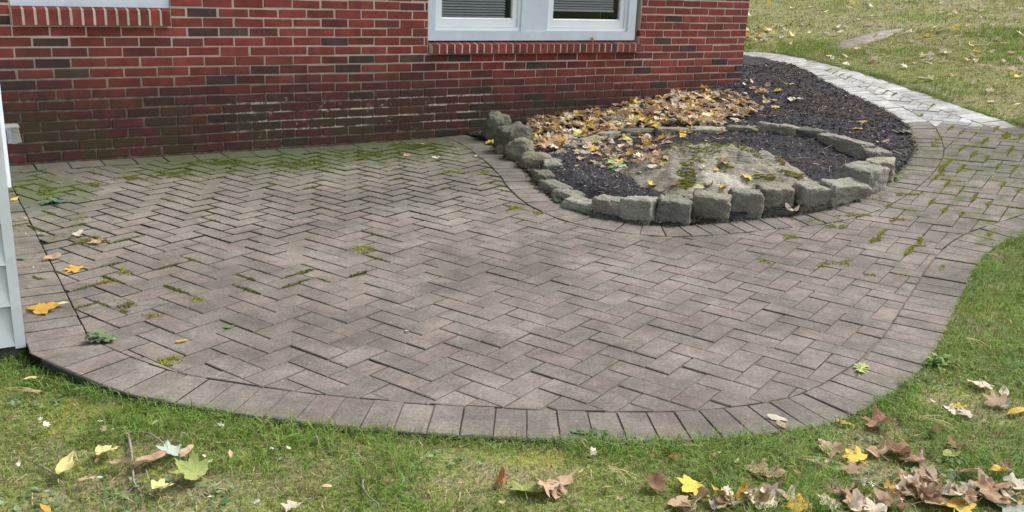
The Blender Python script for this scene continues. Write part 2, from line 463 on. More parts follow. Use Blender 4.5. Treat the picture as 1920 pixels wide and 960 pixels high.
# ------------------------------------------------------------------ value noise for layouts
_G = RNG.random((64, 64))
def vn(x, y, s=1., o=0):
    x = np.asarray(x) * s + o * 7.3; y = np.asarray(y) * s + o * 3.1
    i = np.floor(x).astype(int); j = np.floor(y).astype(int); a = x - i; b = y - j
    a = a * a * (3 - 2 * a); b = b * b * (3 - 2 * b)
    g = lambda p, q: _G[p % 64, q % 64]
    return (g(i, j) * (1 - a) + g(i + 1, j) * a) * (1 - b) + (g(i, j + 1) * (1 - a) + g(i + 1, j + 1) * a) * b
def fbm(x, y, s=1., o=0): return .55 * vn(x, y, s, o) + .3 * vn(x, y, s * 2.1, o + 1) + .15 * vn(x, y, s * 4.3, o + 2)

# ------------------------------------------------------------------ ground sheet (lawn and bank)
def lawn_z(x, y):
    z = zt(x, y) - .010 - .014 * sstep(.4, -1.5, x) * sstep(4., 3.2, y) - .048 * sstep(-1.25, -1.75, x) * sstep(4., 3.3, y)
    z = z + (fbm(x, y, 3.0) - .5) * .03 * sstep(1.5, 3.2, np.hypot(x - 0, y - 4.5)) + (fbm(x, y, .7, 4) - .5) * .12 * sstep(7, 11, np.hypot(x, y))
    return z
gx = np.r_[np.linspace(-60, -4, 15), np.arange(-3.4, 5.2, .05), np.arange(5.3, 16, .18), np.linspace(17, 90, 25)]
gy = np.r_[np.linspace(-30, 1.0, 12), np.arange(1.3, 8.6, .05), np.arange(8.8, 26, .2), np.linspace(28, 120, 25)]
X, Y = np.meshgrid(gx, gy); Z = lawn_z(X, Y)
ins = inside(SOLID, X, Y)
for dx, dy in ((.04, 0), (-.04, 0), (0, .04), (0, -.04)): ins &= inside(SOLID, X + dx, Y + dy)
Z = np.where(ins, zt(X, Y) - .07, Z)
nx, ny = len(gx), len(gy); idx = np.arange(nx * ny).reshape(ny, nx)
Q = np.stack([idx[:-1, :-1], idx[:-1, 1:], idx[1:, 1:], idx[1:, :-1]], -1).reshape(-1, 4)
tag(fast("ground", np.c_[X.ravel(), Y.ravel(), Z.ravel()], Q, LAWN, smooth=True), kind='structure')

def sheet(name, poly, f, step, mat, x0, x1, y0, y1, cols=None, jit=0.):
    xs = np.arange(x0, x1, step); ys = np.arange(y0, y1, step); X, Y = np.meshgrid(xs, ys)
    k = inside(poly, X, Y); Z = f(X, Y)
    idx = np.arange(X.size).reshape(X.shape)
    q = np.stack([idx[:-1, :-1], idx[:-1, 1:], idx[1:, 1:], idx[1:, :-1]], -1).reshape(-1, 4)
    kk = (k[:-1, :-1] & k[:-1, 1:] & k[1:, 1:] & k[1:, :-1]).ravel(); q = q[kk]
    V = np.c_[X.ravel(), Y.ravel(), Z.ravel()]
    used = np.unique(q); rm = np.full(len(V), -1); rm[used] = np.arange(len(used))
    c = None if cols is None else cols(V[used, 0], V[used, 1])
    return fast(name, V[used], rm[q], mat, smooth=True, cols=c)

# ------------------------------------------------------------------ brick paving
def mossiness(x, y):                # r unused, g = moss, b = green film
    wd = WD - (x * DN[0] + y * DN[1]); u = x * DU[0] + y * DU[1]
    m = sstep(1.25, .15, wd) * sstep(.6, 1.6, u) * sstep(4.1, 3.3, u) * 1.1
    m = np.maximum(m, sstep(.5, .1, np.hypot(u - (U_W + .38), (wd - .75) * .8)) * .9)
    m = np.maximum(m, .38 * sstep(1.0, .3, u - U_W) * sstep(3.0, 1.5, wd))
    m = np.maximum(m, .42 * sstep(2.0, 2.7, x) * sstep(4.2, 5.0, y) * sstep(7.6, 7.0, y))
    b = sstep(2.6, .3, wd)
    return m, b
def moss_cols(x, y):
    m, b = mossiness(x, y); wd = WD - (x * DN[0] + y * DN[1])
    r = np.maximum(np.maximum(sstep(3.1, 2.0, wd) * sstep(1.6, .6, x), m), sstep(.55, .35, x * DU[0] + y * DU[1] - U_W)); return np.c_[r, m, b]

sheet("joint_sand", PAVE, lambda x, y: zt(x, y) - .006, .04, SAND, -3.6, 4.4, 2.4, 12.2, moss_cols)
tag(bpy.data.objects["joint_sand"], kind='structure')

def clip(poly, q, n):               # keep the side where (p-q).n >= 0
    out = []
    for i in range(len(poly)):
        a = poly[i]; b = poly[(i + 1) % len(poly)]; da = (a - q) @ n; db = (b - q) @ n
        if da >= 0: out.append(a)
        if (da < 0) != (db < 0): out.append(a + (b - a) * (da / (da - db)))
    return out

def paver(mb, poly, lift=0., bev=.0026):
    poly = np.array(poly); n = len(poly)
    A = .5 * sum(poly[i][0] * poly[(i + 1) % n][1] - poly[(i + 1) % n][0] * poly[i][1] for i in range(n))
    if abs(A) < .0009: return
    if A < 0: poly = poly[::-1]
    c = poly.mean(0)
    gx_, gy_ = random.gauss(0, .006), random.gauss(0, .006); dz = random.gauss(0, .0012) + lift
    d = c - poly; L = np.hypot(d[:, 0], d[:, 1])[:, None]
    inn = poly + d / L * np.minimum(bev * RNG.uniform(.9, 2.4, (n, 1)), L.min() * .3)
    z = lambda p, e: float(zt(p[0], p[1])) + dz + gx_ * (p[0] - c[0]) + gy_ * (p[1] - c[1]) + e
    vs = [(p[0], p[1], z(p, -.05)) for p in poly] + [(p[0], p[1], z(p, -bev)) for p in poly] + [(p[0], p[1], z(p, 0)) for p in inn]
    fs = [tuple(2 * n + i for i in range(n))]
    sides = []
    for i in range(n):
        j = (i + 1) % n
        sides.append((i, j, n + j, n + i)); fs.append((n + i, n + j, 2 * n + j, 2 * n + i))
    m, b = mossiness(np.array([c[0]]), np.array([c[1]]))
    rz = moss_cols(np.array([c[0]]), np.array([c[1]]))[0]
    k = len(mb.v); mb.add(vs, fs, (float(rz[0]), float(m[0]), float(b[0])))
    mb.f += [tuple(i + k for i in f) for f in sides]; mb.m += [1] * len(sides)

patio = MB(); path = MB()
def target(c):
    s = (SEAM_B - SEAM_A); k = s[0] * (c[1] - SEAM_A[1]) - s[1] * (c[0] - SEAM_A[0])
    return path if (k > 0 and c[0] > 1.5) else patio

LA = np.array([math.cos(LANG), math.sin(LANG)]); LB = np.array([-math.sin(LANG), math.cos(LANG)])
CH_ALL = [(C_FRONT, .2055), (C_LEFT, .2055), (C_WALL, .2055), (C_BED, .2055)]
joint_moss = []
def joint_gap(c):
    wd = WD - c @ DN
    return .0050 + .0080 * float(sstep(2.9, 1.6, wd) * sstep(-2.9, -2.2, c[0]) * sstep(1.2, .2, c[0])) * (.5 + random.random()) + .0012 * random.random()
cand = []
for i in range(-70, 90):
    for j in range(-70, 100):
        k = (i + j) % 4
        if k == 0: rect = (i, i + 2, j, j + 1)
        elif k == 3: rect = (i, i + 1, j - 1, j + 1)
        else: continue
        cand.append(rect)
cand = np.array(cand, float)
cc = np.c_[(cand[:, 0] + cand[:, 1]) / 2, (cand[:, 2] + cand[:, 3]) / 2] * UNIT
cw = np.array([LX, LY]) + cc[:, :1] * LA + cc[:, 1:] * LB
keep = inside(PAVE, cw[:, 0], cw[:, 1])
for rect, c in zip(cand[keep], cw[keep]):
    g = joint_gap(c) * (1 if c[1] < 8 else 1.6) / 2 / UNIT
    a0, a1, b0, b1 = rect[0] + g, rect[1] - g, rect[2] + g, rect[3] - g
    poly = [np.array([LX, LY]) + LA * (a * UNIT) + LB * (b * UNIT) for a, b in ((a0, b0), (a1, b0), (a1, b1), (a0, b1))]
    for chn, off in CH_ALL:
        q, t, d, end = nearest(chn, c)
        if d < .42 and len(poly) > 2:
            n = np.array([-t[1], t[0]]); s = 1 if (c - q) @ n > 0 else -1
            if end and d > .3: continue
            poly = clip(poly, q + n * s * off, n * s)
    if len(poly) > 2:
        if c[0] > 1.9 and c[1] > 4.3: joint_moss.append((rect, c, 0))
        elif (WD - c @ DN < 1.9 or (WD - c @ DN < 3.0 and c[0] < -.6)) and c[0] < 1.0: joint_moss.append((rect, c, 1))
        paver(target(c), poly)

def soldier(ch, side, w=.2, lift=.0, gap=.0050, pitch=.1045, start=0., stop=None):
    L = np.r_[0, np.cumsum(np.hypot(*np.diff(ch, axis=0).T))]; tot = stop or L[-1]
    P = lambda s: np.array([np.interp(s, L, ch[:, 0]), np.interp(s, L, ch[:, 1])])
    s = start
    while s + pitch < tot:
        a, b = P(s + gap / 2), P(s + pitch - gap / 2); t = P(s + pitch + .1) - P(s - .1) ; t /= np.hypot(*t)
        a2, b2 = P(s), P(s + pitch)
        ta = P(s + .12) - P(s - .12); ta /= np.hypot(*ta); tb = P(s + pitch + .12) - P(s + pitch - .12); tb /= np.hypot(*tb)
        na = np.array([-ta[1], ta[0]]) * side; nb = np.array([-tb[1], tb[0]]) * side
        h = t * gap * .5
        poly = [a2 + h, b2 - h, b2 - h + nb * w, a2 + h + na * w]
        poly = [p + RNG.normal(0, .0014, 2) for p in poly]
        paver(target((a + b) / 2), poly, lift)
        s += pitch
soldier(C_FRONT, 1, lift=.0006)
soldier(C_LEFT, -1, lift=.0012, gap=.0085)
soldier(C_WALL, -1, lift=.0018, pitch=.205, start=.2)
soldier(C_BED, -1, lift=.0024, gap=.0075)
tag(patio.build("patio", [PAV, SAND]), kind='structure'); tag(path.build("path", [PAVC, SAND]), kind='structure')

# plastic lawn edging along the front rim of the patio
ed = MB(); E_ = C_FRONT[2:46:1]
Nn = []
for i in range(len(E_)):
    t = E_[min(i + 1, len(E_) - 1)] - E_[max(i - 1, 0)]; t /= np.hypot(*t); Nn.append(np.array([t[1], -t[0]]))
for i in range(len(E_) - 1):
    a, b, n0, n1 = E_[i], E_[i + 1], Nn[i], Nn[i + 1]
    z = -.001 - .004 * i / len(E_)
    p = [a + n0 * .003, b + n1 * .003, b + n1 * .010, a + n0 * .010]
    ed.hexa([(q[0], q[1], -.09) for q in p] + [(q[0], q[1], z) for q in p])
    q0, q1 = a + n0 * .0065, b + n1 * .0065
    ed.tube([(q0[0], q0[1], z), (q1[0], q1[1], z)], .006, .006, 8)
tag(ed.build("lawn_edging", PLASTIC), "black plastic lawn edging strip along the curved front rim of the patio", "lawn edging")

# ------------------------------------------------------------------ planting bed
def bed_f(x, y): return bedz(x, y) + (fbm(x, y, 9, 2) - .5) * .035
tag(sheet("mulch_bed", BED, bed_f, .025, MULCH, -.8, 3.2, 5.0, 12.5), kind='structure')

def scatter(poly, n, x0, x1, y0, y1):
    p = np.c_[RNG.uniform(x0, x1, n), RNG.uniform(y0, y1, n)]
    return p[inside(poly, p[:, 0], p[:, 1])]

def quads(P, yaw, pitch, roll, L, Wd):                # little tilted rectangles
    cy, sy = np.cos(yaw), np.sin(yaw); cp, sp = np.cos(pitch), np.sin(pitch); cr, sr = np.cos(roll), np.sin(roll)
    ux = np.c_[cy * cp, sy * cp, sp]
    vx = np.c_[-sy * cr, cy * cr, sr]
    a = ux * L[:, None] / 2; b = vx * Wd[:, None] / 2
    V = np.stack([P - a - b, P + a - b * .7, P + a + b * .8, P - a * .9 + b], 1).reshape(-1, 3)
    return V, np.arange(len(V)).reshape(-1, 4)

p = scatter(BED, 46000, -.5, 3.1, 5.1, 10.5); n = len(p)
z = bed_f(p[:, 0], p[:, 1]) + RNG.uniform(0, .010, n)
ring_in = np.hypot(p[:, 0] - RC[0], p[:, 1] - RC[1]) < 1.2
Ln = np.where(ring_in, RNG.uniform(.006, .022, n), RNG.uniform(.008, .042, n)); Wd_ = RNG.uniform(.004, .011, n)
V, Fq = quads(np.c_[p, z], RNG.uniform(0, 6.28, n), RNG.normal(0, .35, n), RNG.normal(0, .5, n), Ln, Wd_)
tone = RNG.choice([.018, .034, .055, .085, .14, .28], n, p=[.30, .30, .20, .12, .06, .02])
brn = (fbm(p[:, 0], p[:, 1], 1.6, 9) > .56) & ~ring_in
cc_ = tone[:, None] * np.where(brn[:, None], (1.45, .98, .78), np.where(ring_in[:, None], (1.18, 1.16, 1.30), (1.03, 1., 1.04)))
kb = RNG.integers(0, 150, 2600); pb = C_BED[np.minimum(kb, len(C_BED) - 1)] + RNG.normal(0, .016, (2600, 2)); nb = len(pb)      # soil and crumbs spilled along the bed's rim
V2, F2 = quads(np.c_[pb, np.maximum(zt(pb[:, 0], pb[:, 1]), 0) + RNG.uniform(.002, .010, nb)], RNG.uniform(0, 6.28, nb), RNG.normal(0, .3, nb), RNG.normal(0, .4, nb), RNG.uniform(.006, .022, nb), RNG.uniform(.004, .010, nb))
c2 = np.array([(.030, .026, .022), (.060, .050, .038), (.11, .085, .06), (.04, .06, .025)])[RNG.integers(0, 4, nb)]
tag(fast("mulch_chips", np.vstack([V, V2]), np.vstack([Fq, F2 + len(V)]), CHIP, cols=np.vstack([np.repeat(cc_, 4, 0), np.repeat(c2, 4, 0)])), kind='stuff')

p = scatter(BED, 1500, -.5, 3.1, 5.1, 10.5); n = len(p)
V, Fq = quads(np.c_[p, bed_f(p[:, 0], p[:, 1]) + RNG.uniform(.006, .016, n)], RNG.uniform(0, 6.28, n), RNG.normal(0, .15, n), RNG.normal(0, .4, n), RNG.uniform(.02, .11, n), RNG.uniform(.002, .006, n))
c2 = np.array([(.20, .15, .10), (.30, .25, .18), (.10, .075, .06), (.14, .09, .065), (.38, .34, .28)])[RNG.integers(0, 5, n)]
tag(fast("bark_shreds", V, Fq, CHIP, cols=np.repeat(c2, 4, 0)), kind='stuff')

# ------------------------------------------------------------------ stones
def rock(name, dims, seed, mat, p=3.2, rough=.10, sub=10, chip=.5, flat_bottom=True, smooth=True, parent=None, taper=0.):
    import bmesh
    bm = bmesh.new(); bmesh.ops.create_cube(bm, size=2.0)
    bmesh.ops.subdivide_edges(bm, edges=bm.edges[:], cuts=sub, use_grid_fill=True)
    off = Vector((seed * 3.17, seed * 1.31, seed * 2.71))
    rr = random.Random(seed)
    planes = []
    for _ in range(9):
        d = Vector((rr.gauss(0, 1), rr.gauss(0, 1), rr.gauss(0, .8))).normalized(); planes.append((d, rr.uniform(.92, 1.16) * (abs(d.x) + abs(d.y) + abs(d.z)) ** .62))
    for v in bm.verts:
        q = v.co.copy()
        k = (abs(q.x) ** p + abs(q.y) ** p + abs(q.z) ** p) ** (1 / p)
        q = q / k
        for d, h in planes:                            # broken faces
            e = q.dot(d) - h
            if e > 0: q = q - d * e * chip * 1.6
        nz = noise.fractal(q * 1.3 + off, 1.0, 2.0, 5) * rough - abs(noise.noise(q * 2.6 + off)) * rough * .7 + (noise.cell(q * 1.9 + off) - .5) * rough * .35 + noise.fractal(q * 5 + off, .9, 2.1, 4) * rough * .5
        q = q * (1 + nz)
        if taper: q.x *= 1 - taper * (q.z * .5 + .5); q.y *= 1 - taper * (q.z * .5 + .5)
        v.co = Vector((q.x * dims[0] / 2, q.y * dims[1] / 2, q.z * dims[2] / 2 + dims[2] / 2))
    me = bpy.data.meshes.new(name); bm.to_mesh(me); bm.free()
    me.polygons.foreach_set("use_smooth", np.full(len(me.polygons), smooth, bool))
    return link(name, me, mat, parent)

# (centre x, base y, width, height) in photograph pixels for each block of the ring's front, depth in metres
front_blocks = [
    (1092, 398, 58, 27, "low wedge shaped granite block at the left bend of the round bed"),
    (1143, 409, 52, 42, "granite block with a broad green weed growing over its right end"),
    (1198, 419, 60, 52, "tall square granite block right of the broad green weed"),
    (1259, 421, 61, 54, "square granite block with a dry leaf wedged at its left joint"),
    (1326, 415, 70, 56, "widest granite block in the front row of the round bed"),
    (1393, 410, 58, 56, "granite block with pale squarish top, right of the widest front block"),
    (1449, 402, 57, 55, "granite block left of the green leaf leaning in a gap"),
    (1514, 394, 66, 52, "tilted granite block just right of the leaning green leaf"),
    (1568, 383, 62, 46, "tilted granite block with a small orange leaf on its back edge"),
]
side_blocks = [
    (1612, 366, 84, 56, .20, "big rough block at the right front bend of the round bed"),
    (1648, 338, 46, 46, .18, "upright rough block at the far right of the round bed"),
    (1640, 306, 44, 30, .16, "grey block on the right side of the ring, behind the rough corner block"),
    (1580, 284, 86, 30, .14, "long curved granite kerb piece at the back right of the ring"),
    (1521, 262, 50, 24, .13, "granite block in the back of the ring, left of the long kerb piece"),
    (1482, 256, 48, 23, .13, "granite block in the back of the ring, second left of the long kerb piece"),
    (1444, 251, 46, 23, .13, "granite block in the back of the ring where the leaf drift ends"),
    (1392, 252, 58, 17, .13, "low granite block in the back of the ring beside a pale green leaf"),
    (1330, 253, 66, 16, .13, "low granite block in the back of the ring behind the mossy ledge rock"),
    (1262, 255, 66, 17, .13, "low granite block at the back of the ring behind the ledge's left end"),
    (1196, 257, 66, 18, .13, "long low granite block at the back left of the ring, half under leaves"),
    (1148, 262, 46, 18, .13, "small granite block at the back left of the ring, hemmed by dry leaves"),
    (1110, 272, 44, 17, .13, "small granite block at the left back bend of the ring, leaves behind it"),
    (1078, 285, 44, 18, .13, "rounded granite block at the left bend of the ring, under curled leaves"),
    (1058, 300, 48, 20, .13, "rounded granite block next to the smooth olive boulder"),
    (1036, 326, 56, 31, .14, "pale smooth granite block on the left side of the ring"),
    (1018, 346, 44, 27, .12, "pale granite block on the left side of the ring where weeds begin"),
    (1040, 364, 46, 24, .12, "low granite block on the left side of the ring above the weeds"),
    (1066, 380, 46, 25, .12, "low granite block in the left curve of the ring beside the small weeds"),
]
def block(cx, by, wp, hp, dep, label, seed, front):
    b = at(cx, by); mpp = np.linalg.norm(b - np.array([0, 0, CAMH])) / F
    w = wp * mpp * 1.02; h = hp * mpp * (1.0 if front else 1.0)
    out = b[:2] - RC; out /= np.hypot(*out)
    view = b[:2] / np.hypot(*b[:2])
    tang = np.array([-out[1], out[0]])
    vis = abs(tang[0] * view[1] - tang[1] * view[0])           # foreshortening of the block's length
    facing = -(out @ view)
    w2 = w / max(.55, vis) if vis > .5 else w
    c = b[:2] + (view * dep * .5 if facing > .3 else view * .05)
    s2 = CAMH / np.hypot(*b[:2])
    hh = max(.05, (h - dep * s2 * .75) if facing > .3 else h * .72) + .055
    o = rock("granite_block", (w2 * .99, dep * 1.05, hh), seed, GRAN if front or seed % 3 else BOULD, p=14 if front else 7.0, rough=.09, chip=.7 if front else .7, sub=20)
    o.location = (c[0], c[1], float(zt(*c)) - .055)
    a = math.atan2(tang[1], tang[0]); o.rotation_euler = (random.gauss(0, .05), random.gauss(0, .05), a + random.gauss(0, .05))
    tag(o, label, "stone block", "granite blocks edging the round bed")
    return o
for k, (cx, by, wp, hp, lb) in enumerate(front_blocks):
    o = block(cx, by, wp, hp, .13, lb, 11 + k, True)
    if k in (7, 8): o.rotation_euler.x += .22; o.rotation_euler.y += .10
for k, (cx, by, wp, hp, dp, lb) in enumerate(side_blocks): block(cx, by, wp, hp, dp, lb, 41 + k, k < 2)

def boulder(cx, by, wp, hp, dep, label, seed, rz=0., tilt=(0, 0), p=2.6, rough=.16, taper=.1, cat="boulder", name="boulder", f=zt):
    b = at(cx, by, f); mpp = np.linalg.norm(b - np.array([0, 0, CAMH])) / F
    v = b[:2] / np.hypot(*b[:2]); c = b[:2] + v * dep * .45
    o = rock(name, (wp * mpp * 1.08, dep, hp * mpp * 1.06), seed, BOULD, p=p, rough=rough * .8, sub=18, chip=.95, taper=taper)
    o.location = (c[0], c[1], b[2] - .03); o.rotation_euler = (tilt[0], tilt[1], rz)
    tag(o, label, cat, "boulders beside the brick wall"); return o
boulder(928, 266, 50, 56, .22, "upright grey boulder leaning against the foot of the brick wall", 3, .3, (0, .12), 3.2)
boulder(966, 289, 70, 56, .24, "largest angular boulder between the wall and the leaf drift", 5, .4, (0, -.1), 3.4, .17)
boulder(978, 303, 56, 44, .22, "mossy wedge shaped boulder in front of the largest one", 8, -.3, (0, -.2), 2.8)
boulder(1004, 318, 64, 35, .20, "smooth rounded olive boulder nearest the patio", 9, .1, (0, 0), 2.8, .09)
boulder(941, 290, 26, 24, .10, "small pale cobble tucked under the largest boulder", 14, .2, (0, 0), 2.4, .1)
boulder(1150, 236, 54, 22, .16, "low grey boulder poking through the leaf drift by the wall", 17, .2, (0, 0), 2.6, .12, f=bedz)

# ledge rock in the round bed
def ledge():
    n = 70; V = []; Fc = []
    c = at(1350, 335, bedz)
    cx, cyy = 1.37, 6.20
    hx, hy = .66, .66
    xs = np.linspace(-1, 1, n)
    for j in range(n):
        for i in range(n):
            x, y = xs[i], xs[j]
            w = 1 + .22 * noise.noise(Vector((math.atan2(y, x) * 1.4, 2.1, .3))) + .10 * noise.noise(Vector((x * 3, y * 3, 5)))
            r = (abs(x) ** 2.7 + abs(y) ** 2.7) ** (1 / 2.7) / w
            h = max(0., 1 - r ** 2.4) ** .95
            px, py = cx + x * hx, cyy + y * hy
            ridge = .30 * max(0, .8 - abs(y - .25 + .3 * x) * 1.3) - .12 * x * (x > 0)
            step_ = .05 * noise.fractal(Vector((x * 1.8 + y * .8, y * 3.2 - x, .7)), .9, 2, 6) + .02 * noise.fractal(Vector((x * 8, y * 9, 2)), .8, 2, 4)
            z = float(bedz(px, py)) - .05 + h * (.145 + .085 * max(0., min(1., .5 + .9 * (y + .2))) * (1 - .45 * max(0, x - .1)) + 1.5 * step_ + .012 * noise.cell(Vector((x * 2.2 + y * .6, y * 4 - x * .8, 1))))
            V.append((px - cx, py - cyy, z))
    for j in range(n - 1):
        for i in range(n - 1): Fc.append((j * n + i, j * n + i + 1, (j + 1) * n + i + 1, (j + 1) * n + i))
    o = fast("ledge_rock", V, Fc, LEDGE, smooth=True); o.location = (cx, cyy, 0)
    tag(o, "broad low ledge rock with moss patches inside the ring of granite blocks", "rock")
    return o, (cx, cyy, np.array(V)[:, 2].reshape(n, n), hx, hy, n)
LED, LGRID = ledge()
def ledz(x, y):
    cx, cyy, Zg, hx, hy, n = LGRID
    i = np.clip(((np.asarray(x) - cx) / hx + 1) / 2 * (n - 1), 0, n - 1).astype(int); j = np.clip(((np.asarray(y) - cyy) / hy + 1) / 2 * (n - 1), 0, n - 1).astype(int)
    ok = (abs(np.asarray(x) - cx) < hx) & (abs(np.asarray(y) - cyy) < hy)
    return np.where(ok, Zg[j, i], -1.)
def top(x, y): return np.maximum(surf(x, y), ledz(x, y))

# flat outcrop on the bank
fr = MB()
oc = [at(*p) for p in ((1535, 95), (1580, 96), (1630, 82), (1690, 60), (1700, 53), (1650, 57), (1600, 68), (1560, 82))]
oc_c = sum(oc) / len(oc); n = len(oc)
fr.add([(q[0], q[1], float(lawn_z(q[0], q[1])) - .05) for q in oc] + [tuple(oc_c[:2] + (q[:2] - oc_c[:2]) * .93) + (float(lawn_z(q[0], q[1])) + .016,) for q in oc] + [(oc_c[0], oc_c[1], float(lawn_z(oc_c[0], oc_c[1])) + .03)],
       [(i, (i + 1) % n, n + (i + 1) % n, n + i) for i in range(n)] + [(n + i, n + (i + 1) % n, 2 * n) for i in range(n)])
o = fr.build("rock_outcrop", m_plain("outcrop_stone", (.20, .18, .145), .9, .2, .3, 9, (.13, .12, .09), .5, .6), smooth=True)
tag(o, "long flat tan rock lying flush with the grassy bank", "rock")

# ------------------------------------------------------------------ brick house
house = empty("brick_house", W(UEND / 2, 0, 0))
tag(house, "red brick house wall with white double window and grimy foot", "house")
bpy.context.view_layer.update()
HI = house.matrix_world.inverted()
def rel(o, par):
    o.parent = par; o.matrix_parent_inverse = par.matrix_world.inverted(); return o

UA, UB, ZS = wpt(803, 75)[0], wpt(1190, 75)[0] + .01, ZA - 2 * CH
OPEN = [(UA, UB + .045, ZS + .004, 2.15), (.60, 1.575, ZA + CH + .004, 2.15)]
wall = MB(); U_L = U_W - .5
rb = random.Random(4)
def brick_col(u, z):
    r = rb.random(); dk = .10 + .06 * (.6 - z if z < .6 else 0)
    if r < dk: b = (.066, .038, .036) if rb.random() < .65 else (.075, .050, .038)
    elif r < .34: b = (.130, .038, .032)
    else: b = (.200, .046, .036)
    f = rb.uniform(.84, 1.14); return tuple(q * f for q in b)
def brick(u0, u1, z0, z1, c):
    g = .0060; u0 += g; u1 -= g; z0 += g; z1 -= g
    if u1 - u0 < .012 or z1 - z0 < .012: return
    wob = noise.noise(Vector((u0 * .9, z0 * 2.5, 1.))) * .006; z0 += wob; z1 += wob
    j = lambda: rb.gauss(0, .0017)
    o = .0005 + rb.random() * .0025; b = .0028
    u0 += j(); u1 += j(); z0 += j(); z1 += j(); t = rb.gauss(0, .0012)
    oc_ = [W(u0, -.05, z0), W(u1, -.05, z0), W(u1, -.05, z1), W(u0, -.05, z1)]
    md = [W(u0, o - b, z0), W(u1, o - b, z0 + t), W(u1, o - b, z1 + t), W(u0, o - b, z1)]
    fr_ = [W(u0 + b, o, z0 + b), W(u1 - b, o, z0 + b + t), W(u1 - b, o, z1 - b + t), W(u0 + b, o, z1 - b)]
    fs = [(8, 9, 10, 11)]
    for a in range(4):
        e = (a + 1) % 4; fs += [(a, e, 4 + e, 4 + a), (4 + a, 4 + e, 8 + e, 8 + a)]
    wall.add(oc_ + md + fr_, fs, c, 0)
for k in range(-26, 14):
    z1 = ZA - k * CH; z0 = z1 - CH
    ph = U0 + (0 if k % 2 == 0 else .5 * BL)
    i0 = int((U_L - ph) / BL) - 1
    for i in range(i0, 60):
        u0 = ph + i * BL; u1 = u0 + BL
        if u1 < U_L or u0 > UEND - .02: continue
        u1 = min(u1, UEND); seg = [(max(u0, U_L), u1)]
        for a, b, c0, c1 in OPEN:
            if z1 > c0 + .01 and z0 < c1 - .01:
                ns = []
                for s, e in seg:
                    if e <= a or s >= b: ns.append((s, e)); continue
                    if s < a: ns.append((s, a))
                    if e > b: ns.append((b, e))
                seg = ns
        for s, e in seg: brick(s, e, z0, z1, brick_col(s, z0))
MO = -.0045
def mslab(u0, u1, z0, z1):
    wall.hexa([W(u0, MO, z0), W(u1, MO, z0), W(u1, MO - .09, z0), W(u0, MO - .09, z0), W(u0, MO, z1), W(u1, MO, z1), W(u1, MO - .09, z1), W(u0, MO - .09, z1)], m=1)
a, b = OPEN[1], OPEN[0]; zt_ = ZA + 26 * CH
mslab(U_L, a[0], -.3, zt_); mslab(a[0], a[1], -.3, a[2]); mslab(a[0], a[1], a[3], zt_); mslab(a[1], b[0], -.3, zt_)
mslab(b[0], b[1], -.3, b[2]); mslab(b[0], b[1], b[3], zt_); mslab(b[1], UEND - .006, -.3, zt_)
# side wall going back from the corner
for k in range(-26, 14):
    z1 = ZA - k * CH - .0048; z0 = z1 - CH + .0096; s = .0 if k % 2 else .1
    while s < 5.:
        e = s + BL - .0096
        q = [W(UEND - .1, -s - .006, z0), W(UEND + .0, -s - .006, z0), W(UEND + .0, -e, z0), W(UEND - .1, -e, z0)]
        wall.hexa(q + [(x_, y_, z1) for x_, y_, _ in q], brick_col(9, z0)); s = e + .0096
wall.hexa([W(UEND - .1, -.1, -.3), W(UEND - .008, -.1, -.3), W(UEND - .008, -5, -.3), W(UEND - .1, -5, -.3), W(UEND - .1, -.1, zt_), W(UEND - .008, -.1, zt_), W(UEND - .008, -5, zt_), W(UEND - .1, -5, zt_)], m=1)
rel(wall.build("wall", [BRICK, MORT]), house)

def rowlock(u0, u1, n, zb, ztop, out):
    sl = MB(); dw = (u1 - u0) / n
    for i in range(n):
        g = .0062 + rb.random() * .003; a, b = u0 + i * dw + g, u0 + (i + 1) * dw - g
        c = brick_col(3, .8) if rb.random() < .35 else (.158, .038, .034)
        j = rb.gauss(0, .002); f = .004
        p = [W(a, out + j, zb), W(b, out + j, zb), W(b, -.06, zb), W(a, -.06, zb),
             W(a, out + j, ztop - f), W(b, out + j, ztop - f), W(b, out - f + j, ztop), W(a, out - f + j, ztop), W(b, -.06, ztop + .022), W(a, -.06, ztop + .022)]
        sl.add(p, [(0, 1, 5, 4), (4, 5, 6, 7), (7, 6, 8, 9), (1, 2, 8, 6, 5), (0, 4, 7, 9, 3), (0, 3, 2, 1)], c, 0)
    o_ = out - .004
    sl.hexa([W(u0 + .004, o_, zb + .004), W(u1 - .004, o_, zb + .004), W(u1 - .004, -.06, zb + .004), W(u0 + .004, -.06, zb + .004),
             W(u0 + .004, o_, ztop - .0045), W(u1 - .004, o_, ztop - .0045), W(u1 - .004, -.06, ztop + .018), W(u0 + .004, -.06, ztop + .018)], m=1)
    return sl
z_s1 = ZS + .004
rel(rowlock(wpt(805, 104)[0], wpt(1197, 97)[0], 31, z_s1, wpt(1000, 79)[1] - .012, .045).build("brick_sill", [BRICK, MORT]), house)['label'] = "brick sill of upright bricks under the double window"
rel(rowlock(wpt(21, 50)[0], wpt(320, 50)[0], 14, ZA + CH + .006, wpt(170, 15)[1] - .006, .045).build("brick_sill", [BRICK, MORT]), house)['label'] = "short brick sill at the left edge of the wall"

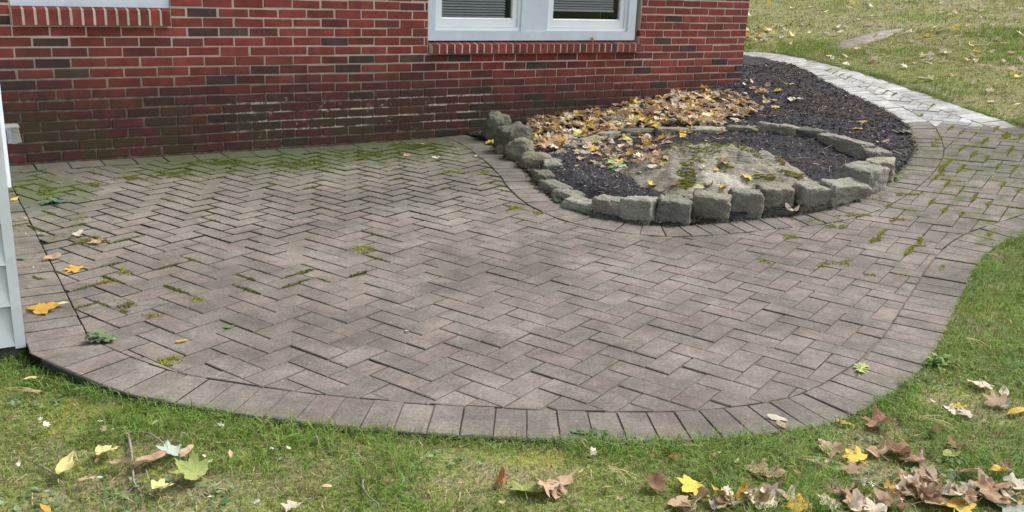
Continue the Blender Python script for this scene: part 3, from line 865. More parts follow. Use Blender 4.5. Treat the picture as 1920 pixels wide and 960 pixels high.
def Tw(u, o, z): return W(u, o, z)
def wbox(mb, u0, u1, o0, o1, z0, z1): mb.box(u0, u1, o0, o1, z0, z1, T=Tw)
def window(px_l, px_r, z0, sashes, label):
    fm = MB(); u0, u1 = px_l, px_r
    wbox(fm, u0, u1, -.10, -.012, z0, z0 + .075)
    wbox(fm, u0 - .0, u0 + .065, -.10, -.014, z0 + .075, 2.14); wbox(fm, u1 - .085, u1, -.10, -.014, z0 + .075, 2.14)
    wbox(fm, u0 + .065, u1 - .085, -.10, -.016, 2.06, 2.14)
    for (s0, s1), (t0, t1) in zip(sashes[:-1], sashes[1:]): wbox(fm, s1, t0, -.10, -.020, z0 + .075, 2.06)
    o = rel(fm.build("window", TRIM), house); o['label'] = label
    for k, (s0, s1) in enumerate(sashes):
        a = s0 if k else u0 + .065; b = s1 if k < len(sashes) - 1 else u1 - .085
        fr_ = MB(); zb = z0 + .077
        wbox(fr_, a, a + .028, -.095, -.034, zb, 2.06); wbox(fr_, b - .028, b, -.095, -.034, zb, 2.06); wbox(fr_, a + .028, b - .028, -.095, -.034, zb, zb + .028)
        a2, b2, zc = a + .030, b - .030, zb + .030
        wbox(fr_, a2, a2 + .042, -.092, -.046, zc, 2.05); wbox(fr_, b2 - .042, b2, -.092, -.046, zc, 2.05); wbox(fr_, a2 + .042, b2 - .042, -.092, -.046, zc, zc + .06)
        fr_.add([W(a2 + .044, -.048, zc + .062), W(b2 - .044, -.048, zc + .062), W(b2 - .044, -.060, zc + .072), W(a2 + .044, -.060, zc + .072)], [(0, 1, 2, 3)])
        s = rel(fr_.build("sash", VINYL), o)
        g = MB(); wbox(g, a2 + .040, b2 - .040, -.074, -.070, zc + .058, 2.05); rel(g.build("pane", GLASS), o)
        bl = MB(); zz = zc + .072 + (.085 if k else 0.)
        while zz < 2.1:
            t = rb.gauss(0, .0008)
            bl.hexa([W(a2 + .07, -.098, zz), W(b2 - .085, -.098, zz), W(b2 - .085, -.118, zz + .014), W(a2 + .07, -.118, zz + .014),
                     W(a2 + .07, -.096, zz + .0015 + t), W(b2 - .085, -.096, zz + .0015 + t), W(b2 - .085, -.116, zz + .0155), W(a2 + .07, -.116, zz + .0155)])
            zz += .0215
        if k: wbox(bl, a2 + .07, b2 - .085, -.120, -.096, zc + .072 + .062, zc + .072 + .080)
        rel(bl.build("blind", BLIND), o)
    dk = MB(); wbox(dk, u0, u1, -.60, -.55, z0 - .2, 2.2); wbox(dk, u0, u1, -.55, -.11, z0 - .03, z0 - .01)
    wbox(dk, u0 - .03, u0 - .01, -.55, -.11, z0 - .2, 2.2); wbox(dk, u1 + .01, u1 + .03, -.55, -.11, z0 - .2, 2.2)
    rel(dk.build("room_lining", DARK), o)
    return o
zf = wpt(1000, 76)[1]
window(UA + .004, UB - .004, zf, [(UA, wpt(980, 40)[0]), (wpt(1029, 40)[0], UB)], "pale blue-grey frame with two white sashes and lowered blinds")
window(.604, 1.571, wpt(170, 13)[1], [(.604, 1.571)], "pale window frame bottom at the top left corner")
rf = MB()
e0, e1 = U_L - .3, UEND + .35
rf.hexa([W(e0, .35, 2.60), W(e1, .35, 2.60), W(e1, -5.4, 2.60), W(e0, -5.4, 2.60), W(e0, .35, 2.74), W(e1, .35, 2.74), W(e1, -2.5, 4.1), W(e0, -2.5, 4.1)])
rel(rf.build("roof", m_plain("roof_shingles", (.09, .085, .08), .9, .2, .3, 30)), house)

# ------------------------------------------------------------------ sided wing at the left
wing = empty("sided_wing", (WING[0], WING[1], 0))
tag(wing, "pale grey clapboard wing at the left edge, on a mossy stone foundation", "house wing")
bpy.context.view_layer.update()
def G(s, o, z):      # s: metres left along the front face, o: metres in front of it
    p = WING - DU * s - DN * o; return (p[0], p[1], z)
def zcorn(px, py):
    r = ray(px, py); t = math.hypot(*WING) / math.hypot(r.x, r.y); return CAMH + r.z * t
zb = [zcorn(45, 643), zcorn(35, 570), zcorn(26, 488), zcorn(15, 415)]
sp = (zb[3] - zb[0]) / 3; zz = zb[0]; cl = MB()
for k in range(24):
    z0, z1 = zz + k * sp, zz + (k + 1) * sp + .012
    p = [G(.018, .020, z0), G(2.2, .020, z0), G(2.2, -.01, z0), G(.018, -.01, z0), G(.018, .002, z1), G(2.2, .002, z1), G(2.2, -.01, z1), G(.018, -.01, z1)]
    cl.hexa(p)
    q = [WING + DN * .06 + DU * e for e in (0.006,)][0]
    S = lambda d, o, z: tuple(WING + DN * d + DU * o) + (z,)
    cl.hexa([S(.09, .014, z0), S(3.35, .014, z0), S(3.35, -.02, z0), S(.09, -.02, z0), S(.09, .002, z1), S(3.35, .002, z1), S(3.35, -.02, z1), S(.09, -.02, z1)])
rel(cl.build("clapboards", SIDING), wing)
ct = MB()
ct.hexa([G(.018, .020, zz - .01), G(-.016, .020, zz - .01), S(.09, .016, zz - .01), S(.09, -.02, zz - .01), G(.018, .020, 2.6), G(-.016, .020, 2.6), S(.09, .016, 2.6), S(.09, -.02, 2.6)])
rel(ct.build("corner_trim", SIDING), wing)
fd = rock("foundation", (2.2, .5, .36), 23, STONE, p=9, rough=.03, sub=24, chip=.1)
c = WING - DU * 1.12 + DN * .26; fd.location = (c[0], c[1], -.235); fd.rotation_euler.z = YAW; bpy.context.view_layer.update(); rel(fd, wing)
sd_ = MB(); sd_.hexa([S(.0, -.005, -.2), S(3.35, -.005, -.2), S(3.35, -.3, -.2), S(.0, -.3, -.2), S(.0, -.005, zz), S(3.35, -.005, zz), S(3.35, -.3, zz), S(.0, -.3, zz)])
rel(sd_.build("foundation", STONE), wing)
# white casing board on the side wall, its cut lower end standing clear of the paving
def side_z(px, py, d):
    p = WING + DN * d; r = ray(px, py); t = math.hypot(*p) / math.hypot(r.x, r.y); return CAMH + r.z * t
dc = 1.05; z0 = side_z(20, 352, dc)
cb = MB(); cb.hexa([S(dc, .034, z0), S(dc, .106, z0), S(dc + .14, .106, z0), S(dc + .14, .034, z0), S(dc, .034, 2.4), S(dc, .106, 2.4), S(dc + .14, .106, 2.4), S(dc + .14, .034, 2.4)])
rel(cb.build("casing_board", WHITE), wing)
do = 1.10; zo = side_z(28, 255, do)
ob = MB(); ob.hexa([S(do, 0.115, zo - 0.0341), S(do, 0.134, zo - 0.0341), S(do + .07, 0.134, zo - 0.0341), S(do + .07, 0.115, zo - 0.0341), S(do, 0.115, zo + 0.0341), S(do, 0.134, zo + 0.0341), S(do + .07, 0.134, zo + 0.0341), S(do + .07, 0.115, zo + 0.0341)])
for hz in (-.02, -.007, .007, .02):
    ob.hexa([S(do - .003, 0.122, zo + hz - .004), S(do - .003, 0.126, zo + hz - .004), S(do + .0, 0.126, zo + hz - .004), S(do, 0.122, zo + hz - .004),
             S(do - .003, 0.122, zo + hz + .004), S(do - .003, 0.126, zo + hz + .004), S(do, 0.126, zo + hz + .004), S(do, 0.122, zo + hz + .004)])
o = rel(ob.build("outlet_box", ZINC), wing)
oc2 = MB(); oc2.hexa([S(do, 0.135, zo - 0.0384), S(do, 0.171, zo - 0.0310), S(do + .09, 0.171, zo - 0.0310), S(do + .09, 0.135, zo - 0.0384), S(do, 0.135, zo + 0.0360), S(do, 0.165, zo + 0.0285), S(do + .09, 0.165, zo + 0.0285), S(do + .09, 0.135, zo + 0.0360)])
oc2.hexa([S(do - .004, 0.116, zo + 0.0360), S(do - .004, 0.169, zo + 0.0360), S(do + .094, 0.169, zo + 0.0360), S(do + .094, 0.116, zo + 0.0360), S(do - .004, 0.116, zo + 0.0397), S(do - .004, 0.169, zo + 0.0397), S(do + .094, 0.169, zo + 0.0397), S(do + .094, 0.116, zo + 0.0397)])
cv = rel(oc2.build("box_cover", CLEAR), o)

# ------------------------------------------------------------------ moss
def blades(P, h, wd, lean, cols, seg5=True):
    n = len(P); a = RNG.uniform(0, 6.2832, n); sx = np.c_[np.cos(a), np.sin(a), np.zeros(n)]
    b = a + RNG.normal(1.57, .6, n); dx = np.c_[np.cos(b), np.sin(b), np.zeros(n)]
    up = np.array([0, 0, 1.])
    if seg5:
        m = P + up * (h * .58)[:, None] + dx * (h * lean * .30)[:, None]
        t = P + up * (h * np.clip(1 - lean * .35, .15, 1))[:, None] + dx * (h * lean)[:, None]
        w = (wd / 2)[:, None]
        V = np.stack([P - sx * w, P + sx * w, m + sx * w * .8, m - sx * w * .8, t], 1).reshape(-1, 3)
        base = np.arange(n)[:, None] * 5
        Fc = np.concatenate([base + [0, 1, 2], base + [0, 2, 3], base + [3, 2, 4]], 0)
        c = np.repeat(cols, 5, 0)
    else:
        t = P + up * (h * np.clip(1 - lean * .35, .15, 1))[:, None] + dx * (h * lean)[:, None]
        V = np.stack([P - sx * (wd / 2)[:, None], P + sx * (wd / 2)[:, None], t], 1).reshape(-1, 3)
        Fc = np.arange(n * 3).reshape(-1, 3); c = np.repeat(cols, 3, 0)
    return V, Fc, c

mp = []; mc = []
def moss_patch(px, py, rx, ry, dens=1., tint=(.13, .15, .025), f=zt):
    c = at(px, py, f)
    if f is zt: e1 = at(px + rx, py, f) - c; e2 = at(px, py - ry, f) - c
    else:
        D_ = np.linalg.norm(c - np.array([0, 0, CAMH])); vd = c[:2] / np.hypot(*c[:2])
        e1 = np.r_[np.array([vd[1], -vd[0]]) * rx * D_ / F, 0]; e2 = np.r_[vd * ry * D_ / F / .42, 0]
    n = int(2600 * dens * np.hypot(*e1[:2]) * np.hypot(*e2[:2]) * 60) + 60
    n = n if f is zt else int(n * 2.5)
    r = np.sqrt(RNG.random(n)); a = RNG.uniform(0, 6.28, n)
    p = c[:2] + np.outer(r * np.cos(a), e1[:2]) + np.outer(r * np.sin(a), e2[:2])
    k = fbm(p[:, 0], p[:, 1], 22, 3) > .26 + .42 * r ** 2
    if f is zt:                                        # moss creeps out of the joints first
        ab = np.c_[(p - [LX, LY]) @ LA, (p - [LX, LY]) @ LB] / UNIT; i_ = np.floor(ab).astype(int); kk = (i_[:, 0] + i_[:, 1]) % 4
        fr_ = ab - i_; da = np.where(kk == 0, fr_[:, 0], np.where(kk == 1, 1 - fr_[:, 0], np.minimum(fr_[:, 0], 1 - fr_[:, 0])))
        db = np.where(kk == 2, fr_[:, 1], np.where(kk == 3, 1 - fr_[:, 1], np.minimum(fr_[:, 1], 1 - fr_[:, 1])))
        e_ = np.minimum(da, db); k &= (e_ < .10 + .22 * fbm(p[:, 0], p[:, 1], 16, 8)) | (r < .35 + .5 * (fbm(p[:, 0], p[:, 1], 13, 5) - .5)) | (RNG.random(n) < .12)
    p = p[k]; mp.append(np.c_[p, f(p[:, 0], p[:, 1]) + (.004 if f is top else 0)])
    v = (.55 + .9 * fbm(p[:, 0], p[:, 1], 40, 6))[:, None]
    mc.append(np.array(tint) * v * RNG.uniform(.7, 1.3, (len(p), 1)))
G1 = (.23, .245, .04); G2 = (.115, .140, .030); OR = (.24, .17, .04)
for a_ in [(92, 358, 26, 20, 1., G2), (165, 452, 45, 9, 1., (.14, .13, .03)), (150, 412, 26, 7, .6, (.14, .14, .03)), (195, 527, 24, 6, .9, OR), (237, 574, 24, 14, .9, (.13, .13, .028)), (285, 592, 28, 7, .9, OR),
           (320, 673, 25, 13, 1.1, G1), (232, 509, 16, 8, 1., G1), (320, 325, 45, 9, .8, G2), (430, 305, 70, 8, .9, G2), (560, 308, 90, 12, .8, G2), (690, 290, 80, 12, .7, G2), (780, 274, 60, 8, .9, G2),
           (850, 322, 34, 5, .9, G1), (905, 323, 24, 4, .9, G1), (678, 468, 26, 8, 1., G1), (965, 390, 24, 6, .9, G1), (1010, 398, 22, 5, .8, G1), (250, 335, 40, 6, .7, G2), (180, 345, 22, 6, .7, G2), (370, 562, 20, 6, .8, G1),
           (1530, 414, 60, 6, .9, G1), (1600, 405, 40, 6, .9, G1), (1570, 425, 24, 6, .9, G1), (1690, 412, 24, 6, .9, OR), (1480, 445, 20, 5, .8, G1), (1431, 491, 17, 6, .9, G1), (1550, 497, 24, 5, .8, G1), (1585, 492, 12, 8, .8, G1),
           (1636, 516, 22, 6, .9, G1), (1725, 455, 14, 10, 1., G1), (1642, 450, 20, 6, .9, G1), (1655, 373, 30, 5, .9, G1), (1700, 365, 40, 4, .9, G1), (1765, 318, 8, 22, 1., G1), (1755, 262, 12, 18, 1., G1), (1890, 255, 24, 10, .8, G1),
           (1165, 812, 0, 0, 0, G1)]:
    if a_[2]: moss_patch(*a_[:5], tint=a_[5])
for (rect, c, wet) in joint_moss:         # short tufts standing in the joints of the damp right hand side
    if wet:
        m_ = float(mossiness(np.array([c[0]]), np.array([c[1]]))[0][0]); pr = .17 + .85 * m_ * (.35 + fbm(c[0], c[1], 1.9, 3))
    elif target(c) is path: pr = .22
    else: pr = .50 * float(sstep(1.9, 2.6, c[0])) + .10
    if random.random() > pr: continue
    vert = (rect[1] - rect[0]) < 1.5
    L = .8 + random.random() * .9; s0 = random.uniform(.05, 1.95 - L)
    n = int(300 * L)
    s = RNG.uniform(0, L, n) + s0
    w = RNG.normal(0, .11, n) * (1 - np.abs(s - s0 - L / 2) / L * 1.2)
    if vert: a = rect[1] + w; b = rect[2] + s
    elif random.random() < (.9 if wet else .35): a = rect[0] + s; b = rect[2] + w * .7
    else: continue
    p = np.array([LX, LY]) + np.outer(a * UNIT, LA) + np.outer(b * UNIT, LB)
    mp.append(np.c_[p, zt(p[:, 0], p[:, 1]) - .002]); mc.append(np.array((.100, .122, .028) if wet else (.29, .30, .05)) * RNG.uniform(.6, 1.25, (n, 1)))
# moss in the border joints by the lawn
P = np.vstack(mp); C = np.vstack(mc); n = len(P)
V, Fc, cl_ = blades(P, RNG.uniform(.004, .010, n), RNG.uniform(.004, .008, n), RNG.uniform(.2, 1.2, n), C, False)
tag(fast("moss", V, Fc, MOSS, cols=cl_), kind='stuff')
mp, mc = [], []
for a_ in [(1300, 279, 55, 7, .9, G1), (1350, 274, 60, 6, 1., G1), (1395, 276, 40, 5, .7, G1), (1288, 325, 20, 22, 1.4, G1), (1286, 345, 16, 10, 1.2, G1), (1305, 302, 14, 7, .8, G1), (1357, 318, 19, 9, 1.2, G1), (1478, 322, 34, 12, 1.2, (.24, .23, .07)), (1440, 335, 20, 6, 1., (.24, .23, .07)), (1465, 300, 14, 8, .6, OR), (1425, 338, 16, 6, .7, G1), (1250, 290, 8, 10, .6, G1)]:
    moss_patch(*a_[:5], tint=a_[5], f=top)
P = np.vstack(mp); C = np.vstack(mc); n = len(P)
V, Fc, cl_ = blades(P, RNG.uniform(.004, .011, n), RNG.uniform(.005, .010, n), RNG.uniform(.3, 1.2, n), C, False)
V = V - np.array([LGRID[0], LGRID[1], 0]); o = fast("moss", V, Fc, MOSS, cols=cl_, parent=LED); o['kind'] = 'stuff'

# ------------------------------------------------------------------ grass
WINGP = np.array([WING, WING - DU * 3, WING - DU * 3 + DN * 4, WING + DN * 4])
def lawn_pts(n, x0, x1, y0, y1):
    p = np.c_[RNG.uniform(x0, x1, n), RNG.uniform(y0, y1, n)]
    return p[~inside(SOLID, p[:, 0], p[:, 1]) & ~inside(WINGP, p[:, 0], p[:, 1])]
Vs, Fs, Cs = [], [], []; off = 0
def grass(p, hmul, wmul, bare, far=False):
    global off
    lush = sstep(.44, .62, fbm(p[:, 0], p[:, 1], 2.2, 11)); thin = fbm(p[:, 0], p[:, 1], 3.4, 15)
    rightside = sstep(1.4, 2.1, p[:, 0]) * sstep(6.5, 5.2, p[:, 1]) * sstep(2.5, 3.2, p[:, 1]) * .8
    lush = np.clip(lush + rightside, 0, 1)
    k = RNG.random(len(p)) < np.clip(1.15 - bare * sstep(.42, .62, thin) + .5 * lush, .12, 1)
    p, lush, thin = p[k], lush[k], thin[k]; n = len(p)
    h = (RNG.uniform(.010, .028, n) + lush * RNG.uniform(.0, .046, n)) * hmul
    w = RNG.uniform(.0018, .0038, n) * wmul
    lean = RNG.uniform(.3, 1.6, n)
    pal = np.array([(.12, .230, .036), (.155, .27, .046), (.205, .27, .062), (.28, .26, .12), (.34, .29, .18), (.22, .225, .055)])
    pr_l = np.array([.36, .34, .16, .06, .03, .05]); pr_d = np.array([.16, .22, .24, .13, .08, .17])
    u = RNG.random(n); cl = np.cumsum(pr_l); cd = np.cumsum(pr_d)
    i = np.where(RNG.random(n) < lush, np.searchsorted(cl, u), np.searchsorted(cd, u)).clip(0, 5)
    c = pal[i] * RNG.uniform(.75, 1.25, (n, 1))
    if far: c = c * np.array([1.08, .98, .95])
    z = lawn_z(p[:, 0], p[:, 1])
    V, Fc, cc = blades(np.c_[p, z - .002], h, w, lean, c)
    Vs.append(V); Fs.append(Fc + off); Cs.append(cc); off += len(V)
grass(lawn_pts(150000, -2.4, 3.0, 1.75, 3.6), 1., 1., .75)
grass(lawn_pts(90000, 1.4, 4.2, 3.2, 6.6), 1.05, 1.15, .5)
grass(lawn_pts(60000, 2.2, 7.5, 6.4, 12.), 1.15, 1.9, .55, True)
grass(lawn_pts(70000, 1.5, 14., 10., 24.), 1.3, 3.2, .5, True)
tag(fast("grass", np.vstack(Vs), np.vstack(Fs), GRASS, cols=np.vstack(Cs)), kind='stuff')

# blades leaning over the rim of the paving
L_ = len(C_FRONT); ke = RNG.integers(4, L_ - 20, 7000); te = C_FRONT[np.minimum(ke + 1, L_ - 1)] - C_FRONT[ke - 1]; te /= np.hypot(te[:, 0], te[:, 1])[:, None]
q = C_FRONT[ke] + np.c_[te[:, 1], -te[:, 0]] * RNG.uniform(.012, .05, (7000, 1)) + RNG.normal(0, .02, (7000, 2)) * .8
q = q[(fbm(q[:, 0], q[:, 1], 3.1, 17) > .40) & ~inside(SOLID, q[:, 0], q[:, 1])]; n = len(q)
V, Fc, cc = blades(np.c_[q, lawn_z(q[:, 0], q[:, 1])], RNG.uniform(.02, .062, n), RNG.uniform(.0018, .0034, n), RNG.uniform(.4, 1.7, n), np.array((.15, .235, .052)) * RNG.uniform(.6, 1.3, (n, 1)))
tag(fast("grass", V, Fc, GRASS, cols=cc), kind='stuff')
# long bent tufts
tp = lawn_pts(420, -2.3, 3.2, 1.85, 5.6); tp = tp[fbm(tp[:, 0], tp[:, 1], 2.2, 11) > .46]
q = np.repeat(tp, 26, 0) + RNG.normal(0, .014, (len(tp) * 26, 2)); q = q[~inside(SOLID, q[:, 0], q[:, 1])]; n = len(q)
V, Fc, cc = blades(np.c_[q, lawn_z(q[:, 0], q[:, 1])], RNG.uniform(.025, .075, n), RNG.uniform(.0018, .0032, n), RNG.uniform(.3, 1.5, n), np.array((.125, .235, .042)) * RNG.uniform(.6, 1.3, (n, 1)))
tag(fast("grass", V, Fc, GRASS, cols=cc), kind='stuff')

# low clover, creeping leaves and thatch in the lawn
p = lawn_pts(30000, -2.3, 3.2, 1.8, 5.5)
k = fbm(p[:, 0], p[:, 1], 2.7, 21) > .55; p = p[k]; n = len(p)
sz = RNG.uniform(.004, .0105, n); z = lawn_z(p[:, 0], p[:, 1]) + RNG.uniform(.004, .018, n)
a = RNG.uniform(0, 6.28, n); tl = RNG.normal(0, .35, (n, 2))
ang = np.arange(6) / 6 * 6.2832
ring = np.stack([np.cos(ang), np.sin(ang) * .8], 1)
V = np.zeros((n, 6, 3)); ca, sa = np.cos(a), np.sin(a)
for q in range(6):
    x_, y_ = ring[q]; V[:, q, 0] = p[:, 0] + sz * (x_ * ca - y_ * sa); V[:, q, 1] = p[:, 1] + sz * (x_ * sa + y_ * ca); V[:, q, 2] = z + sz * (x_ * tl[:, 0] + y_ * tl[:, 1]) + sz * .15 * (q % 2)
c = np.array((.115, .185, .080)) * RNG.uniform(.6, 1.6, (n, 1)) * np.where(RNG.random((n, 1)) < .25, (1.3, 1.2, 1.3), (1, 1, 1))
tag(fast("clover", V.reshape(-1, 3), np.arange(n * 6).reshape(-1, 6), VEG, cols=np.repeat(c, 6, 0)), kind='stuff')
p = lawn_pts(26000, -2.3, 4., 1.8, 6.5); p2 = lawn_pts(24000, 2.2, 10., 6.5, 18.); p = np.vstack([p, p2]); n = len(p)
fs_ = np.r_[np.ones(n - len(p2)), np.full(len(p2), 2.2)]
z = lawn_z(p[:, 0], p[:, 1]) + RNG.uniform(.004, .014, n)
V, Fq = quads(np.c_[p, z], RNG.uniform(0, 6.28, n), RNG.normal(0, .15, n), RNG.normal(0, .4, n), RNG.uniform(.012, .05, n) * fs_, RNG.uniform(.0012, .0028, n) * fs_)
c = np.array([(.30, .25, .15), (.22, .17, .10), (.12, .09, .06), (.38, .34, .24)])[RNG.integers(0, 4, n)] * RNG.uniform(.7, 1.1, (n, 1))
tag(fast("thatch", V, Fq, NEEDLE, cols=np.repeat(c, 4, 0)), kind='stuff')

# ------------------------------------------------------------------ fallen leaves
MAPLE = [(0, 1.), (6, .84), (12, .86), (16, .72), (22, .66), (27, .56), (34, .70), (40, .82), (45, .97), (51, .80), (57, .80), (62, .66), (69, .54), (78, .58), (88, .70), (97, .80), (104, .66), (113, .60), (124, .48), (142, .42), (162, .32), (180, .12)]
OAK = [(0, 1.), (.07, .84), (.24, .86), (.28, .74), (.10, .62), (.40, .60), (.44, .44), (.13, .33), (.40, .20), (.36, .06), (.12, .02), (.26, -.20), (.20, -.32), (.07, -.38), (.05, -.62), (0, -.8)]
OVAL = [(0, 1.), (.16, .7), (.30, .35), (.36, 0), (.31, -.35), (.18, -.65), (0, -.85)]
def outline(kind):
    if kind == 'maple':
        h = [(r * math.sin(R(a)), r * math.cos(R(a))) for a, r in MAPLE]
    else: h = OAK if kind == 'oak' else OVAL
    return h + [(-x, y) for x, y in h[-2:0:-1]]
def leaf_mesh(kind, curl, seed):
    rr = random.Random(seed); ol = outline(kind); n = len(ol)
    V = []; rings = (1., .66, .33)
    for s in rings:
        for x, y in ol: V.append([x * s * (1 + rr.uniform(-.06, .06)), y * s * (1 + rr.uniform(-.04, .04)), 0])
    V.append([0, 0, 0]); Fc = []
    for r in range(2):
        for i in range(n):
            j = (i + 1) % n; Fc += [(r * n + i, r * n + j, (r + 1) * n + j), (r * n + i, (r + 1) * n + j, (r + 1) * n + i)]
    for i in range(n): Fc.append((2 * n + i, 2 * n + (i + 1) % n, 3 * n))
    ax = rr.uniform(0, 3.14); k1, k2 = rr.uniform(.3, 1.) * curl, rr.uniform(-.4, .5) * curl
    o1 = Vector((seed * 1.7, 3, 1))
    for v in V:
        x, y = v[0], v[1]; r2 = math.hypot(x, y)
        a = x * math.cos(ax) + y * math.sin(ax); b = -x * math.sin(ax) + y * math.cos(ax)
        z = k1 * a * a * .7 + k2 * b * b * .7 + curl * .35 * noise.noise(Vector((x * 1.9, y * 1.9, 0)) + o1) * (.3 + r2) + .10 * abs(x) * (1 if seed % 2 else -1)
        if curl > .75:                                 # strongly rolled leaf
            th = a * curl * 1.25; rr_ = 1 / (curl * 1.25); na = math.sin(th) * rr_; nz = (1 - math.cos(th)) * rr_
            v[0] = na * math.cos(ax) - b * math.sin(ax); v[1] = na * math.sin(ax) + b * math.cos(ax); z = nz + .25 * curl * noise.noise(Vector((x * 2, y * 2, 4)) + o1) + k2 * b * b * .3
        v[2] = z
    zm = min(v[2] for v in V)
    for v in V: v[2] -= zm
    # stalk
    y0 = -.1 if kind == 'maple' else -.8
    zc = V[-1][2]; L = .75 if kind == 'maple' else .3; st = []
    for i in range(4):
        t = i / 3; st.append((.10 * t * t, y0 * 1. - L * t, zc * (1 - t) + .03 * t))
    b = len(V)
    for (x, y, z) in st: V += [[x - .016, y, z], [x + .016, y, z + .01]]
    for i in range(3): q = b + 2 * i; Fc += [(q, q + 1, q + 3), (q, q + 3, q + 2)]
    return V, Fc
LCOL = {
    'tan': ((.42, .29, .17), (.56, .41, .27), (.22, .12, .07)), 'pale': ((.66, .56, .42), (.76, .67, .53), (.42, .30, .20)),
    'brown': ((.24, .13, .075), (.36, .21, .13), (.10, .05, .03)), 'pink': ((.38, .25, .155), (.52, .365, .24), (.20, .115, .07)),
    'yellow': ((.66, .42, .05), (.74, .56, .14), (.42, .20, .03)), 'gold': ((.52, .28, .04), (.62, .38, .08), (.24, .10, .02)),
    'lemon': ((.62, .56, .20), (.72, .66, .32), (.40, .28, .10)), 'green': ((.10, .20, .07), (.16, .28, .10), (.05, .09, .03)),
    'limegreen': ((.30, .38, .10), (.42, .46, .16), (.22, .22, .05)), 'sage': ((.34, .40, .32), (.48, .53, .45), (.20, .22, .16)),
    'white': ((.50, .46, .36), (.64, .59, .48), (.36, .30, .22)), 'russet': ((.40, .15, .06), (.50, .22, .09), (.18, .06, .03))}
LM = {k: m_leaf("leaf_" + k, *v) for k, v in LCOL.items()}
SH = {}
for kind in ('maple', 'oak', 'oval'):
    for ci, curl in enumerate((.32, .68, 1.15)):
        for v in range(2 if kind != 'maple' else 3): SH[(kind, ci, v)] = leaf_mesh(kind, curl, 17 * ci + 5 * v + len(kind))
LME = {}
def leaf_data(kind, ci, v, c):
    k = (kind, ci, v, c)
    if k not in LME:
        Vv, Fv = SH[(kind, ci, v)]; me = bpy.data.meshes.new("fallen_leaf"); me.from_pydata(Vv, [], Fv)
        me.polygons.foreach_set("use_smooth", np.full(len(Fv), True, bool)); me.materials.append(LM[c]); LME[k] = me
    return LME[k]
def ground_n(x, y, f):
    e = .03; return Vector((-(float(f(x + e, y)) - float(f(x - e, y))) / (2 * e), -(float(f(x, y + e)) - float(f(x, y - e))) / (2 * e), 1)).normalized()
CNAME = {'tan': 'tan', 'pale': 'cream', 'brown': 'dark brown', 'pink': 'pinkish tan', 'yellow': 'bright yellow', 'gold': 'golden brown', 'lemon': 'pale yellow', 'green': 'dark green', 'limegreen': 'yellow-green', 'sage': 'grey-green', 'white': 'whitish', 'russet': 'russet'}
def leaf(px, py, kind, c, spx, curl=0, label=None, group=None, rz=None, tilt=.25, lift=.0, f=None, pos=None, size=None):
    f = f or top
    b = at(px, py, f) if pos is None else np.array(pos)
    if size is None: size = spx / 1.52 * np.linalg.norm(b - np.array([0, 0, CAMH])) / F
    o = bpy.data.objects.new("fallen_leaf", leaf_data(kind, curl, random.randrange(2 if kind != 'maple' else 3), c)); col.objects.link(o)
    nrm = ground_n(b[0], b[1], zt); q = nrm.to_track_quat('Z', 'Y')
    rz = random.uniform(0, 6.28) if rz is None else rz
    e = Matrix.Rotation(random.gauss(0, tilt), 3, 'X') @ Matrix.Rotation(random.gauss(0, tilt), 3, 'Y')
    o.rotation_euler = (q.to_matrix() @ e @ Matrix.Rotation(rz, 3, 'Z')).to_euler()
    o.scale = (size, size, size * random.uniform(.8, 1.2))
    o.location = (b[0], b[1], b[2] + .003 + lift)
    tag(o, label, "leaf", group)
    return o

